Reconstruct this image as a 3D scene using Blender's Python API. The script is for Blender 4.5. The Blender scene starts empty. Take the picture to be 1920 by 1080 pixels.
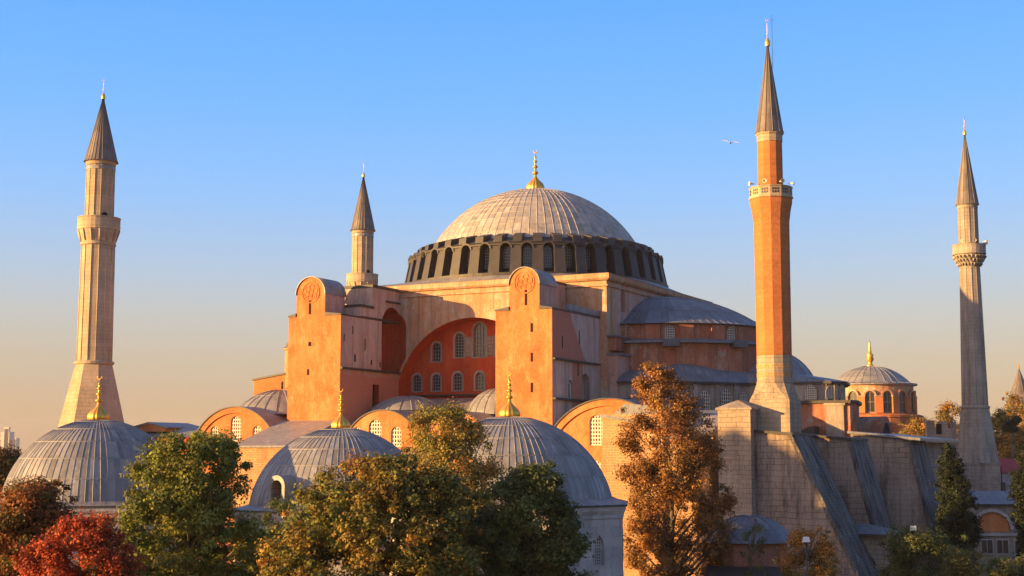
import bpy, bmesh, math, random
import numpy as np
from mathutils import Vector, Matrix

S = bpy.context.scene
COL = S.collection
PI = math.pi
R = math.radians
rnd = random.Random(7)

# ------------------------------------------------------------------ camera, sky, sun
PITCH = math.atan(310 / 2640)
cd = bpy.data.cameras.new("camera")
cam = bpy.data.objects.new("camera", cd)
COL.objects.link(cam)
cam.location = (0, 0, 17)
cam.rotation_euler = (PI / 2 + PITCH, 0, 0)
cd.lens = 49.5
cd.sensor_width = 36
cd.clip_start = 0.5
cd.clip_end = 12000
S.camera = cam

SUN_EL = R(8.0)
SUN_DIR = Vector((-0.951, -0.309, 0)).normalized()      # towards the sun, horizontal
S_VEC = Vector((SUN_DIR.x * math.cos(SUN_EL), SUN_DIR.y * math.cos(SUN_EL), math.sin(SUN_EL)))
sd = bpy.data.lights.new("sun", 'SUN')
sd.energy = 5.0
sd.angle = R(0.5)
sd.color = (1.0, 0.57, 0.185)
sun = bpy.data.objects.new("sun", sd)
COL.objects.link(sun)
sun.rotation_euler = (-S_VEC).to_track_quat('-Z', 'Y').to_euler()

W = bpy.data.worlds.new("World")
S.world = W
W.use_nodes = True
nt = W.node_tree
nt.nodes.clear()
wo = nt.nodes.new('ShaderNodeOutputWorld')
tc = nt.nodes.new('ShaderNodeTexCoord')
sep = nt.nodes.new('ShaderNodeSeparateXYZ')
nt.links.new(tc.outputs['Generated'], sep.inputs[0])
rp = nt.nodes.new('ShaderNodeValToRGB')
el = rp.color_ramp.elements
stops = [(0.0, (0.55, 0.34, 0.215)), (0.03, (0.56, 0.375, 0.25)), (0.065, (0.545, 0.44, 0.35)),
         (0.095, (0.51, 0.50, 0.50)), (0.13, (0.41, 0.53, 0.72)), (0.18, (0.27, 0.52, 0.95)),
         (0.24, (0.17, 0.47, 1.04)), (0.31, (0.11, 0.41, 1.06)), (0.5, (0.085, 0.25, 0.62)), (1.0, (0.06, 0.13, 0.32))]
while len(el) < len(stops):
    el.new(0.5)
for e, (p, c) in zip(el, stops):
    e.position = p
    e.color = (*c, 1)
nt.links.new(sep.outputs['Z'], rp.inputs[0])
sky = nt.nodes.new('ShaderNodeTexSky')
sky.sky_type = 'NISHITA'
sky.sun_disc = False
sky.sun_elevation = SUN_EL
sky.sun_rotation = math.atan2(SUN_DIR.x, SUN_DIR.y)
b1 = nt.nodes.new('ShaderNodeBackground')
b1.inputs[1].default_value = 0.33
nt.links.new(rp.outputs[0], b1.inputs[0])
b2 = nt.nodes.new('ShaderNodeBackground')
b2.inputs[1].default_value = 0.012
nt.links.new(sky.outputs[0], b2.inputs[0])
ad = nt.nodes.new('ShaderNodeAddShader')
nt.links.new(b1.outputs[0], ad.inputs[0])
nt.links.new(b2.outputs[0], ad.inputs[1])
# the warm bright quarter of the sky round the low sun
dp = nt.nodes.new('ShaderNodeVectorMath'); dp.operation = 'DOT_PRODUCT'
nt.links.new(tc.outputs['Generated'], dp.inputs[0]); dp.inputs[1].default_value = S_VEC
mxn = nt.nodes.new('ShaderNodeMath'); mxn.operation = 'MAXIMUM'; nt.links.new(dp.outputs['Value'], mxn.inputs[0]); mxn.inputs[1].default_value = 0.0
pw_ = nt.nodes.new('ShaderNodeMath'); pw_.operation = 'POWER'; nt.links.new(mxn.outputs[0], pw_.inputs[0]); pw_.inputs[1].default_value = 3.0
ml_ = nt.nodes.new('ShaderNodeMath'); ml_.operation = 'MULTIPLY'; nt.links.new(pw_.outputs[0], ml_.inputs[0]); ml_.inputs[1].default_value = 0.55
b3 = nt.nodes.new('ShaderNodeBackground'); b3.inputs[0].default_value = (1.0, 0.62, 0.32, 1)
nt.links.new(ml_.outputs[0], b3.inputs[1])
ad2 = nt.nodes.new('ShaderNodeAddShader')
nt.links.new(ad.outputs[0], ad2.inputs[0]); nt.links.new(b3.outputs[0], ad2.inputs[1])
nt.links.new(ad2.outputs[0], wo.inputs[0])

S.view_settings.view_transform = 'Standard'
S.view_settings.look = 'None'
S.view_settings.exposure = 1.52
S.view_settings.gamma = 1
S.cycles.max_bounces = 6
S.cycles.transparent_max_bounces = 8

# ------------------------------------------------------------------ materials
class NT:
    def __init__(s, name):
        s.m = bpy.data.materials.new(name)
        s.m.use_nodes = True
        s.t = s.m.node_tree
        s.b = s.t.nodes['Principled BSDF']
        s.tc = s.t.nodes.new('ShaderNodeTexCoord')
    def n(s, t, **k):
        x = s.t.nodes.new(t)
        for a, v in k.items():
            setattr(x, a, v)
        return x
    def l(s, a, b):
        s.t.links.new(a, b)
    def noise(s, scale, detail=4, stretch=(1, 1, 1), coord='Object', rough=0.6):
        mp = s.n('ShaderNodeMapping')
        mp.inputs['Scale'].default_value = stretch
        s.l(s.tc.outputs[coord], mp.inputs[0])
        x = s.n('ShaderNodeTexNoise')
        x.inputs['Scale'].default_value = scale
        x.inputs['Detail'].default_value = detail
        x.inputs['Roughness'].default_value = rough
        s.l(mp.outputs[0], x.inputs['Vector'])
        return x.outputs['Fac']
    def ramp(s, fac, a, b):
        x = s.n('ShaderNodeMapRange')
        x.inputs['From Min'].default_value = a
        x.inputs['From Max'].default_value = b
        s.l(fac, x.inputs['Value'])
        return x.outputs['Result']
    def mix(s, fac, a, b, mode='MIX'):
        x = s.n('ShaderNodeMix', data_type='RGBA', blend_type=mode)
        for i, v in ((0, fac), (6, a), (7, b)):
            if hasattr(v, 'is_linked'):
                s.l(v, x.inputs[i])
            elif i == 0:
                x.inputs[i].default_value = v
            else:
                x.inputs[i].default_value = (*v, 1)
        return x.outputs[2]
    def bump(s, h, strength=0.3, dist=0.05):
        x = s.n('ShaderNodeBump')
        x.inputs['Strength'].default_value = strength
        x.inputs['Distance'].default_value = dist
        s.l(h, x.inputs['Height'])
        s.l(x.outputs[0], s.b.inputs['Normal'])
    def done(s, col=None, rough=0.85, metal=0.0, spec=0.3):
        if col is not None:
            if hasattr(col, 'is_linked'):
                s.l(col, s.b.inputs['Base Color'])
            else:
                s.b.inputs['Base Color'].default_value = (*col, 1)
        s.b.inputs['Roughness'].default_value = rough
        s.b.inputs['Metallic'].default_value = metal
        s.b.inputs['Specular IOR Level'].default_value = spec
        return s.m

def plaster(name, c1, c2, c3, streak=0.5, dark=(0.10, 0.075, 0.06), patch=None, pt=(0.2, 0.5), bare=None, low=None, panels=None):
    """old render: broad tone drift, patched repairs, rain streaks, flaking, fine mottling"""
    t = NT(name)
    c = t.mix(t.ramp(t.noise(0.2, 8, (1, 1, .7), rough=0.7), 0.4, 0.58), c1, c2)
    c = t.mix(t.ramp(t.noise(0.55, 9, (1, 1, 0.55), rough=0.7), 0.48, 0.66), c, c3)
    if patch:
        c = t.mix(t.ramp(t.noise(pt[0], 5, (1, 1, 0.3), rough=0.55), pt[1], pt[1] + .035), c, patch)
    if bare:
        c = t.mix(t.ramp(t.noise(0.3, 9, (1, 1, .6), rough=0.7), 0.55, 0.58), c, bare)
    def scaled(f, k):
        m = t.n('ShaderNodeMath', operation='MULTIPLY')
        t.l(f, m.inputs[0]); m.inputs[1].default_value = k
        return m.outputs[0]
    c = t.mix(scaled(t.ramp(t.noise(0.9, 8, (1, 1, 0.06), rough=0.75), 0.47, 0.64), streak), c, dark)
    c = t.mix(scaled(t.ramp(t.noise(2.4, 6, (1, 1, 0.05), rough=0.75), 0.53, 0.66), streak), c, dark)
    c = t.mix(scaled(t.ramp(t.noise(0.5, 9, rough=0.75), 0.55, 0.64), min(1, streak * 1.1)), c, tuple(x * .58 for x in c2))
    if panels:      # repainted panels whose edges run as on the real wall
        sx = t.n('ShaderNodeSeparateXYZ'); t.l(t.tc.outputs['Object'], sx.inputs[0])
        wob = t.n('ShaderNodeMath', operation='MULTIPLY_ADD'); t.l(t.noise(1.2, 6, (1, 1, .25)), wob.inputs[0]); wob.inputs[1].default_value = 1.6; wob.inputs[2].default_value = -.8
        yv = t.n('ShaderNodeMath', operation='ADD'); t.l(sx.outputs['Y'], yv.inputs[0]); t.l(wob.outputs[0], yv.inputs[1])
        for (zl, zh, y0, s0, y1, s1, colr) in panels:
            def lin(y_, s_):
                m = t.n('ShaderNodeMath', operation='MULTIPLY_ADD'); t.l(sx.outputs['Z'], m.inputs[0]); m.inputs[1].default_value = -s_; m.inputs[2].default_value = y_ + s_ * zh
                d = t.n('ShaderNodeMath', operation='SUBTRACT'); t.l(yv.outputs[0], d.inputs[0]); t.l(m.outputs[0], d.inputs[1])
                return d.outputs[0]
            k1 = t.ramp(lin(y0, s0), -.05, .05); k2 = t.ramp(lin(y1, s1), .05, -.05)
            k3 = t.ramp(sx.outputs['Z'], zl - .02, zl + .02); k4 = t.ramp(sx.outputs['Z'], zh + .02, zh - .02)
            pr_ = k1
            for kk in (k2, k3, k4):
                m = t.n('ShaderNodeMath', operation='MULTIPLY'); t.l(pr_, m.inputs[0]); t.l(kk, m.inputs[1]); pr_ = m.outputs[0]
            m = t.n('ShaderNodeMath', operation='MULTIPLY'); t.l(pr_, m.inputs[0]); t.l(t.ramp(t.noise(1.4, 7, (1, 1, .06), rough=.7), .70, .62), m.inputs[1])
            c = t.mix(m.outputs[0], c, colr)
    if low:
        sx = t.n('ShaderNodeSeparateXYZ'); t.l(t.tc.outputs['Object'], sx.inputs[0])
        ma_ = t.n('ShaderNodeMath', operation='MULTIPLY_ADD'); t.l(t.noise(0.5, 6), ma_.inputs[0]); ma_.inputs[1].default_value = 3.0; t.l(sx.outputs['Z'], ma_.inputs[2])
        c = t.mix(t.ramp(ma_.outputs[0], low[0] + 1.9, low[0] + 1.1), c, low[1])
    c = t.mix(scaled(t.ramp(t.noise(1.8, 9, rough=0.75), 0.62, 0.68), .5), c, tuple(min(1, x * 1.5 + .05) for x in c3))
    g = t.ramp(t.noise(5.0, 6), 0.25, 0.75)
    c = t.mix(0.35, c, t.mix(g, tuple(x * .5 for x in c1), tuple(min(1, x * 1.4) for x in c1)))
    t.bump(t.noise(1.6, 10, rough=0.7), 0.55, 0.14)
    return t.done(c, 0.92, 0, 0.12)

def ashlar(name, c1, c2, mortar, bw=1.1, bh=0.5, ms=0.018, stain=0.4, dark=(0.09, 0.08, 0.075), bumpd=0.05):
    t = NT(name)
    br = t.n('ShaderNodeTexBrick')
    br.inputs['Color1'].default_value = (*c1, 1)
    br.inputs['Color2'].default_value = (*c2, 1)
    br.inputs['Mortar'].default_value = (*mortar, 1)
    br.inputs['Scale'].default_value = 1
    br.inputs['Brick Width'].default_value = bw
    br.inputs['Row Height'].default_value = bh
    br.inputs['Mortar Size'].default_value = ms
    br.inputs['Mortar Smooth'].default_value = 0.3
    br.inputs['Bias'].default_value = 0.0
    wv = t.n('ShaderNodeTexNoise'); wv.inputs['Scale'].default_value = 0.45; wv.inputs['Detail'].default_value = 4
    t.l(t.tc.outputs['Object'], wv.inputs['Vector'])
    sb_ = t.n('ShaderNodeVectorMath', operation='MULTIPLY_ADD')
    t.l(wv.outputs['Color'], sb_.inputs[0]); sb_.inputs[1].default_value = (bw * .7, bh * .9, 0); t.l(t.tc.outputs['UV'], sb_.inputs[2])
    t.l(sb_.outputs[0], br.inputs['Vector'])
    br2 = t.n('ShaderNodeTexBrick', offset=0.37)
    for k_, v_ in (('Color1', (0.45, .45, .45, 1)), ('Color2', (1.25, 1.2, 1.15, 1)), ('Mortar', (.8, .8, .8, 1))): br2.inputs[k_].default_value = v_
    br2.inputs['Scale'].default_value = 1; br2.inputs['Brick Width'].default_value = bw; br2.inputs['Row Height'].default_value = bh; br2.inputs['Mortar Size'].default_value = 0
    t.l(sb_.outputs[0], br2.inputs['Vector'])
    c = t.mix(0.7, br.outputs['Color'], br2.outputs['Color'], 'MULTIPLY')
    c = t.mix(t.ramp(t.noise(0.12, 6), .45, .62), c, t.mix(.45, c, tuple(min(1, x * 1.3) for x in c1)))
    c = t.mix(t.ramp(t.noise(0.5, 5), 0.3, 0.75), c, t.mix(0.5, c, c2))
    st = t.ramp(t.noise(0.8, 8, (1, 1, 0.12), rough=0.75), 0.46, 0.68)
    m = t.n('ShaderNodeMath', operation='MULTIPLY')
    t.l(st, m.inputs[0])
    m.inputs[1].default_value = stain
    c = t.mix(m.outputs[0], c, dark)
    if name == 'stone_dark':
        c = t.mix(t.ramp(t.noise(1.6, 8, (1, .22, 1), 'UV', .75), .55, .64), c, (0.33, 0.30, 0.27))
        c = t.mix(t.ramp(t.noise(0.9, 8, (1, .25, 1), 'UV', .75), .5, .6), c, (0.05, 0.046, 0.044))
    g = t.noise(5.0, 6)
    c = t.mix(t.ramp(g, 0.35, 0.7), c, t.mix(0.75, dark, c))
    ma = t.n('ShaderNodeMath', operation='SUBTRACT')
    t.l(g, ma.inputs[0])
    t.l(br.outputs['Fac'], ma.inputs[1])
    t.bump(ma.outputs[0], 0.5, bumpd)
    return t.done(c, 0.9, 0, 0.15)

def lead(name, c1, c2, rough=0.55, seams=True):
    t = NT(name)
    at = t.n('ShaderNodeAttribute', attribute_name='Col')
    c = t.mix(t.ramp(t.noise(0.5, 6), 0.35, 0.65), c1, c2)
    c = t.mix(t.ramp(t.noise(1.6, 8, (1, 1, 0.4)), 0.48, 0.8), c, tuple(x * .5 for x in c1))
    c = t.mix(t.ramp(t.noise(0.9, 9, (1, 1, 0.25), rough=0.75), 0.56, 0.7), c, tuple(min(1, x * 1.55) for x in c1))
    c = t.mix(1.0, c, at.outputs['Color'], 'MULTIPLY')
    h = t.noise(1.2, 5)
    if seams:
        sx = t.n('ShaderNodeSeparateXYZ')
        t.l(t.tc.outputs['UV'], sx.inputs[0])
        w = t.n('ShaderNodeMath', operation='FRACT')
        d = t.n('ShaderNodeMath', operation='DIVIDE')
        t.l(sx.outputs['X'], d.inputs[0])
        d.inputs[1].default_value = 0.8
        t.l(d.outputs[0], w.inputs[0])
        s2 = t.n('ShaderNodeMath', operation='LESS_THAN')
        t.l(w.outputs[0], s2.inputs[0])
        s2.inputs[1].default_value = 0.09
        a2 = t.n('ShaderNodeMath', operation='ADD')
        t.l(s2.outputs[0], a2.inputs[0])
        t.l(h, a2.inputs[1])
        h = a2.outputs[0]
        m3 = t.n('ShaderNodeMath', operation='MULTIPLY'); t.l(s2.outputs[0], m3.inputs[0]); m3.inputs[1].default_value = .55
        c = t.mix(m3.outputs[0], c, tuple(x * .3 for x in c1))
    t.bump(h, 0.4, 0.08)
    return t.done(c, rough, 0.0, 0.45)

M = {}
M['plaster_orange'] = plaster('plaster_orange', (0.56, 0.205, 0.072), (0.50, 0.10, 0.032), (0.585, 0.31, 0.14), 0.6, (0.26, 0.10, 0.05))
M['plaster_pink'] = plaster('plaster_pink', (0.54, 0.325, 0.255), (0.45, 0.225, 0.16), (0.57, 0.41, 0.34), 0.7, (0.15, 0.10, 0.08), bare=(0.47, 0.41, 0.36))
M['plaster_face'] = plaster('plaster_face', (0.50, 0.315, 0.19), (0.49, 0.19, 0.075), (0.54, 0.43, 0.32), 0.85, (0.14, 0.09, 0.065), bare=(0.48, 0.41, 0.33))
M['plaster_red'] = plaster('plaster_red', (0.50, 0.075, 0.026), (0.38, 0.045, 0.02), (0.53, 0.12, 0.045), 0.55, (0.14, 0.04, 0.025))
M['plaster_pier'] = plaster('plaster_pier', (0.48, 0.34, 0.28), (0.53, 0.42, 0.36), (0.43, 0.26, 0.195), 0.9, (0.10, 0.07, 0.06), None, bare=(0.40, 0.36, 0.32), panels=[(28.3, 34.5, -40, 0, -29.6, .85, (0.37, 0.085, 0.04)), (15, 28.2, -28.6, 0, -25.4, 0, (0.36, 0.08, 0.04))])
M['plaster_worn'] = plaster('plaster_worn', (0.50, 0.345, 0.27), (0.53, 0.43, 0.355), (0.47, 0.26, 0.18), 0.8, (0.13, 0.09, 0.07), None, bare=(0.40, 0.36, 0.32), low=(27.6, (0.42, 0.115, 0.055)))
M['plaster_salmon'] = plaster('plaster_salmon', (0.42, 0.165, 0.095), (0.33, 0.105, 0.06), (0.44, 0.25, 0.17), 0.85, (0.10, 0.065, 0.05), bare=(0.42, 0.36, 0.29))
M['plaster_grey'] = plaster('plaster_grey', (0.36, 0.29, 0.24), (0.28, 0.22, 0.18), (0.42, 0.36, 0.31), 0.9, (0.07, 0.06, 0.055))
M['stone'] = ashlar('stone', (0.48, 0.38, 0.27), (0.34, 0.255, 0.18), (0.13, 0.10, 0.08), 1.2, 0.5, 0.028, 0.6)
M['stone_big'] = ashlar('stone_big', (0.47, 0.37, 0.29), (0.29, 0.22, 0.17), (0.10, 0.08, 0.07), 1.5, 0.62, 0.035, 0.9, (0.06, 0.05, 0.047))
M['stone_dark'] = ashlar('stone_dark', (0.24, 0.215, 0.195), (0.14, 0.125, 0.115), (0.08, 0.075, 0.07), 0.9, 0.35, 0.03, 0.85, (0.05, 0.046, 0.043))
M['stone_minaret'] = ashlar('stone_minaret', (0.56, 0.435, 0.30), (0.40, 0.30, 0.20), (0.24, 0.18, 0.125), 1.1, 0.55, 0.02, 0.45, (0.17, 0.12, 0.085))
M['stone_grey'] = ashlar('stone_grey', (0.45, 0.385, 0.31), (0.31, 0.26, 0.21), (0.17, 0.145, 0.12), 1.1, 0.55, 0.02, 0.7)
M['marble'] = ashlar('marble', (0.52, 0.48, 0.45), (0.46, 0.42, 0.39), (0.34, 0.30, 0.28), 1.6, 0.75, 0.01, 0.45, (0.2, 0.17, 0.15))
M['brick_yellow'] = ashlar('brick_yellow', (0.56, 0.35, 0.17), (0.38, 0.18, 0.075), (0.52, 0.38, 0.23), 0.75, 0.3, 0.05, 0.6, (0.18, 0.09, 0.05))
M['brick_orange'] = ashlar('brick_orange', (0.60, 0.21, 0.07), (0.46, 0.13, 0.045), (0.52, 0.26, 0.12), 0.7, 0.28, 0.035, 0.4, (0.22, 0.08, 0.04))
M['brick_minaret'] = ashlar('brick_minaret', (0.56, 0.19, 0.06), (0.47, 0.14, 0.045), (0.50, 0.24, 0.11), 0.5, 0.2, 0.025, 0.2, (0.2, 0.08, 0.04))
M['lead'] = lead('lead', (0.245, 0.235, 0.23), (0.185, 0.182, 0.186), 0.5, False)
M['lead_pale'] = lead('lead_pale', (0.40, 0.355, 0.305), (0.31, 0.28, 0.25), 0.5, False)
M['lead_sheet'] = lead('lead_sheet', (0.26, 0.24, 0.23), (0.20, 0.19, 0.19), 0.5, True)
M['lead_dark'] = lead('lead_dark', (0.052, 0.044, 0.040), (0.033, 0.029, 0.027), 0.6, False)
M['lead_blue'] = lead('lead_blue', (0.175, 0.18, 0.20), (0.12, 0.125, 0.145), 0.45, True)
M['lead_spire'] = lead('lead_spire', (0.155, 0.125, 0.105), (0.115, 0.10, 0.09), 0.5, False)
t = NT('gilding'); t.bump(t.noise(9, 3), 0.1, 0.02); M['gold'] = t.done((0.80, 0.43, 0.08), 0.36, 0.75)
t = NT('window_glass'); c = t.mix(t.noise(0.8, 2), (0.015, 0.017, 0.02), (0.05, 0.05, 0.05)); M['glass'] = t.done(c, 0.15, 0, 0.5)
t = NT('dark_void'); M['void'] = t.done((0.012, 0.01, 0.01), 0.9)
t = NT('lattice'); c = t.mix(t.noise(3, 3), (0.62, 0.54, 0.44), (0.50, 0.42, 0.34)); M['lattice'] = t.done(c, 0.8)
t = NT('lattice_pale'); c = t.mix(t.noise(3, 3), (0.46, 0.45, 0.44), (0.34, 0.33, 0.33)); M['lattice_pale'] = t.done(c, 0.8)
t = NT('lattice_grey'); c = t.mix(t.noise(3, 3), (0.30, 0.29, 0.28), (0.20, 0.20, 0.20)); M['lattice_grey'] = t.done(c, 0.8)
t = NT('iron'); M['iron'] = t.done((0.06, 0.06, 0.065), 0.5, 0.6)
t = NT('white_enamel'); c = t.mix(t.noise(4, 3), (0.75, 0.75, 0.74), (0.6, 0.6, 0.6)); M['white'] = t.done(c, 0.5)
t = NT('tile_blue'); M['tile'] = t.done((0.16, 0.22, 0.30), 0.4)
t = NT('ground_soil'); c = t.mix(t.ramp(t.noise(0.05, 8), .4, .6), (0.12, 0.11, 0.065), (0.21, 0.165, 0.115)); t.bump(t.noise(1.5, 6), .5, .1); M['ground'] = t.done(c, 0.95)
t = NT('bark'); c = t.mix(t.noise(4, 6, (1, 1, .2)), (0.10, 0.075, 0.055), (0.20, 0.16, 0.12)); t.bump(t.noise(6, 5, (1, 1, .2)), .6, .05); M['bark'] = t.done(c, 0.95)
t = NT('tower_cladding'); c = t.mix(t.noise(.05, 3), (0.55, 0.45, 0.38), (0.48, 0.40, 0.35)); M['cladding'] = t.done(c, 0.6)
t = NT('feather'); M['feather'] = t.done((0.5, 0.5, 0.52), 0.8)
t = NT('red_awning'); c = t.mix(t.noise(3, 3), (0.35, 0.06, 0.06), (0.28, 0.05, 0.05)); M['awning'] = t.done(c, 0.8)

def leafmat():
    t = NT('foliage')
    at = t.n('ShaderNodeAttribute', attribute_name='Col')
    t.l(at.outputs['Color'], t.b.inputs['Base Color'])
    t.b.inputs['Roughness'].default_value = 0.6
    t.b.inputs['Specular IOR Level'].default_value = 0.25
    tr = t.n('ShaderNodeBsdfTranslucent')
    t.l(at.outputs['Color'], tr.inputs['Color'])
    mx = t.n('ShaderNodeMixShader')
    mx.inputs[0].default_value = 0.3
    t.l(t.b.outputs[0], mx.inputs[1])
    t.l(tr.outputs[0], mx.inputs[2])
    t.l(mx.outputs[0], t.t.nodes['Material Output'].inputs[0])
    return t.m
M['leaf'] = leafmat()

# ------------------------------------------------------------------ mesh helpers
class MB:
    def __init__(s):
        s.v = []; s.f = []; s.mi = []; s.c = []; s.sm = []; s.mats = []
    def mat(s, m):
        if m not in s.mats:
            s.mats.append(m)
        return s.mats.index(m)
    def face(s, idx, m, c=1.0, sm=False):
        s.f.append(idx); s.mi.append(s.mat(m)); s.c.append(c); s.sm.append(sm)
    def pts(s, ps):
        b = len(s.v)
        s.v.extend([tuple(p) for p in ps])
        return list(range(b, b + len(ps)))
    def poly(s, ps, m, c=1.0):
        s.face(s.pts(ps), m, c)
    def box(s, x0, x1, y0, y1, z0, z1, m, top=None, mt=None):
        """box; top = (x0,x1,y0,y1) of the upper face when it tapers"""
        a = top or (x0, x1, y0, y1)
        i = s.pts([(x0, y0, z0), (x1, y0, z0), (x1, y1, z0), (x0, y1, z0),
                   (a[0], a[2], z1), (a[1], a[2], z1), (a[1], a[3], z1), (a[0], a[3], z1)])
        for q in ((0, 3, 2, 1), (0, 1, 5, 4), (1, 2, 6, 5), (2, 3, 7, 6), (3, 0, 4, 7)):
            s.face([i[k] for k in q], m)
        s.face([i[k] for k in (4, 5, 6, 7)], mt or m)
    def prism(s, poly, axis, a, b, m, caps=True, mside=None, sm=False):
        """extrude a 2-D polygon: axis 'x': poly=(y,z); 'y': poly=(x,z); 'z': poly=(x,y)"""
        def P(p, w):
            return {'x': (w, p[0], p[1]), 'y': (p[0], w, p[1]), 'z': (p[0], p[1], w)}[axis]
        n = len(poly)
        i = s.pts([P(p, a) for p in poly]); j = s.pts([P(p, b) for p in poly])
        for k in range(n):
            l = (k + 1) % n
            s.face([i[k], i[l], j[l], j[k]], mside or m, sm=sm)
        if caps:
            s.face(i[::-1], m); s.face(j, m)
    def revolve(s, prof, n, m, c=(0, 0), a0=0, a1=2 * PI, sm=False, mats=None, cap=True, phase=0):
        full = abs(a1 - a0 - 2 * PI) < 1e-6
        k = n if full else n + 1
        rings = []
        for (r, z) in prof:
            if r < 1e-4:
                rings.append(s.pts([(c[0], c[1], z)]))
            else:
                rings.append(s.pts([(c[0] + r * math.cos(phase + a0 + (a1 - a0) * q / n), c[1] + r * math.sin(phase + a0 + (a1 - a0) * q / n), z) for q in range(k)]))
        for j in range(len(prof) - 1):
            A, B = rings[j], rings[j + 1]
            mm = mats[j] if mats else m
            for q in range(n):
                w = (q + 1) % k
                if len(A) == 1 and len(B) == 1: continue
                if len(A) == 1: s.face([A[0], B[q], B[w]][::-1], mm, sm=sm)
                elif len(B) == 1: s.face([A[q], A[w], B[0]], mm, sm=sm)
                else: s.face([A[q], A[w], B[w], B[q]], mm, sm=sm)
        if cap and full:
            if len(rings[0]) > 1: s.face(rings[0][::-1], mats[0] if mats else m)
            if len(rings[-1]) > 1: s.face(rings[-1], mats[-1] if mats else m)
    def tube(s, a, b, r0, r1, m, n=6, sm=True):
        a = Vector(a); b = Vector(b); d = (b - a).normalized()
        x = d.orthogonal().normalized(); y = d.cross(x)
        i = s.pts([a + (x * math.cos(2 * PI * k / n) + y * math.sin(2 * PI * k / n)) * r0 for k in range(n)])
        j = s.pts([b + (x * math.cos(2 * PI * k / n) + y * math.sin(2 * PI * k / n)) * r1 for k in range(n)])
        for k in range(n):
            l = (k + 1) % n
            s.face([i[k], i[l], j[l], j[k]], m, sm=sm)
        s.face(i[::-1], m); s.face(j, m)
    def mesh(s, name):
        me = bpy.data.meshes.new(name)
        me.from_pydata(s.v, [], s.f)
        for m in s.mats:
            me.materials.append(M[m])
        me.polygons.foreach_set('material_index', s.mi)
        me.polygons.foreach_set('use_smooth', s.sm)
        if any(c != 1.0 for c in s.c):
            at = me.color_attributes.new('Col', 'FLOAT_COLOR', 'CORNER')
            buf = []
            for p, c in zip(s.f, s.c):
                cc = (c, c, c, 1) if isinstance(c, (int, float)) else (*c, 1)
                buf.extend(cc * len(p))
            at.data.foreach_set('color', buf)
        bm = bmesh.new(); bm.from_mesh(me)
        bmesh.ops.recalc_face_normals(bm, faces=bm.faces)
        bm.to_mesh(me); bm.free()
        me.update()
        return me
    def build(s, name, parent=None, loc=None, rz=0):
        o = bpy.data.objects.new(name, s.mesh(name))
        COL.objects.link(o)
        if parent: o.parent = parent
        if loc: o.location = loc
        o.rotation_euler.z = rz
        return o

def cut(o, cutter):
    """subtract a closed MB from an object's mesh (same local space)"""
    c = bpy.data.objects.new('cutter', cutter.mesh('cutter'))
    COL.objects.link(c)
    par = o.parent; o.parent = None
    md = o.modifiers.new('b', 'BOOLEAN')
    md.operation = 'DIFFERENCE'; md.solver = 'EXACT'; md.object = c
    try: md.material_mode = 'TRANSFER'
    except Exception: pass
    ml = o.matrix_basis.copy(); o.matrix_basis = Matrix()
    dg = bpy.context.evaluated_depsgraph_get(); dg.update()
    me = bpy.data.meshes.new_from_object(o.evaluated_get(dg), preserve_all_data_layers=True, depsgraph=dg)
    o.modifiers.clear()
    o.data = me
    o.matrix_basis = ml
    o.parent = par
    bpy.data.objects.remove(c)

def empty(name, loc, rz=0):
    o = bpy.data.objects.new(name, None)
    COL.objects.link(o)
    o.location = loc; o.rotation_euler.z = rz
    o.empty_display_size = 0.5
    return o
def tag(o, label=None, cat=None, group=None, kind=None):
    for k, v in (('label', label), ('category', cat), ('group', group), ('kind', kind)):
        if v: o[k] = v
    return o
def inst(o, parent, loc, rz=0):
    c = o.copy(); COL.objects.link(c)
    c.parent = parent; c.location = loc; c.rotation_euler = (0, 0, rz)
    return c

def arch(w, h, n=10, pointed=False, x0=0, z0=0, circ=True):
    """outline of an arched opening, width w, total height h, base centre (x0,z0)"""
    r = w / 2
    pts = [(x0 - r, z0), (x0 + r, z0)]
    if pointed:
        hh = r * 1.35
        for k in range(n + 1):
            t = k / n
            a = t * PI
            x = r * math.cos(a)
            z = hh * (1 - abs(math.cos(a)) ** 1.25) ** 0.85
            pts.append((x0 + x, z0 + h - hh + z))
    else:
        for k in range(n + 1):
            a = PI * k / n
            pts.append((x0 + r * math.cos(a), z0 + h - r + r * math.sin(a)))
    return pts

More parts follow.
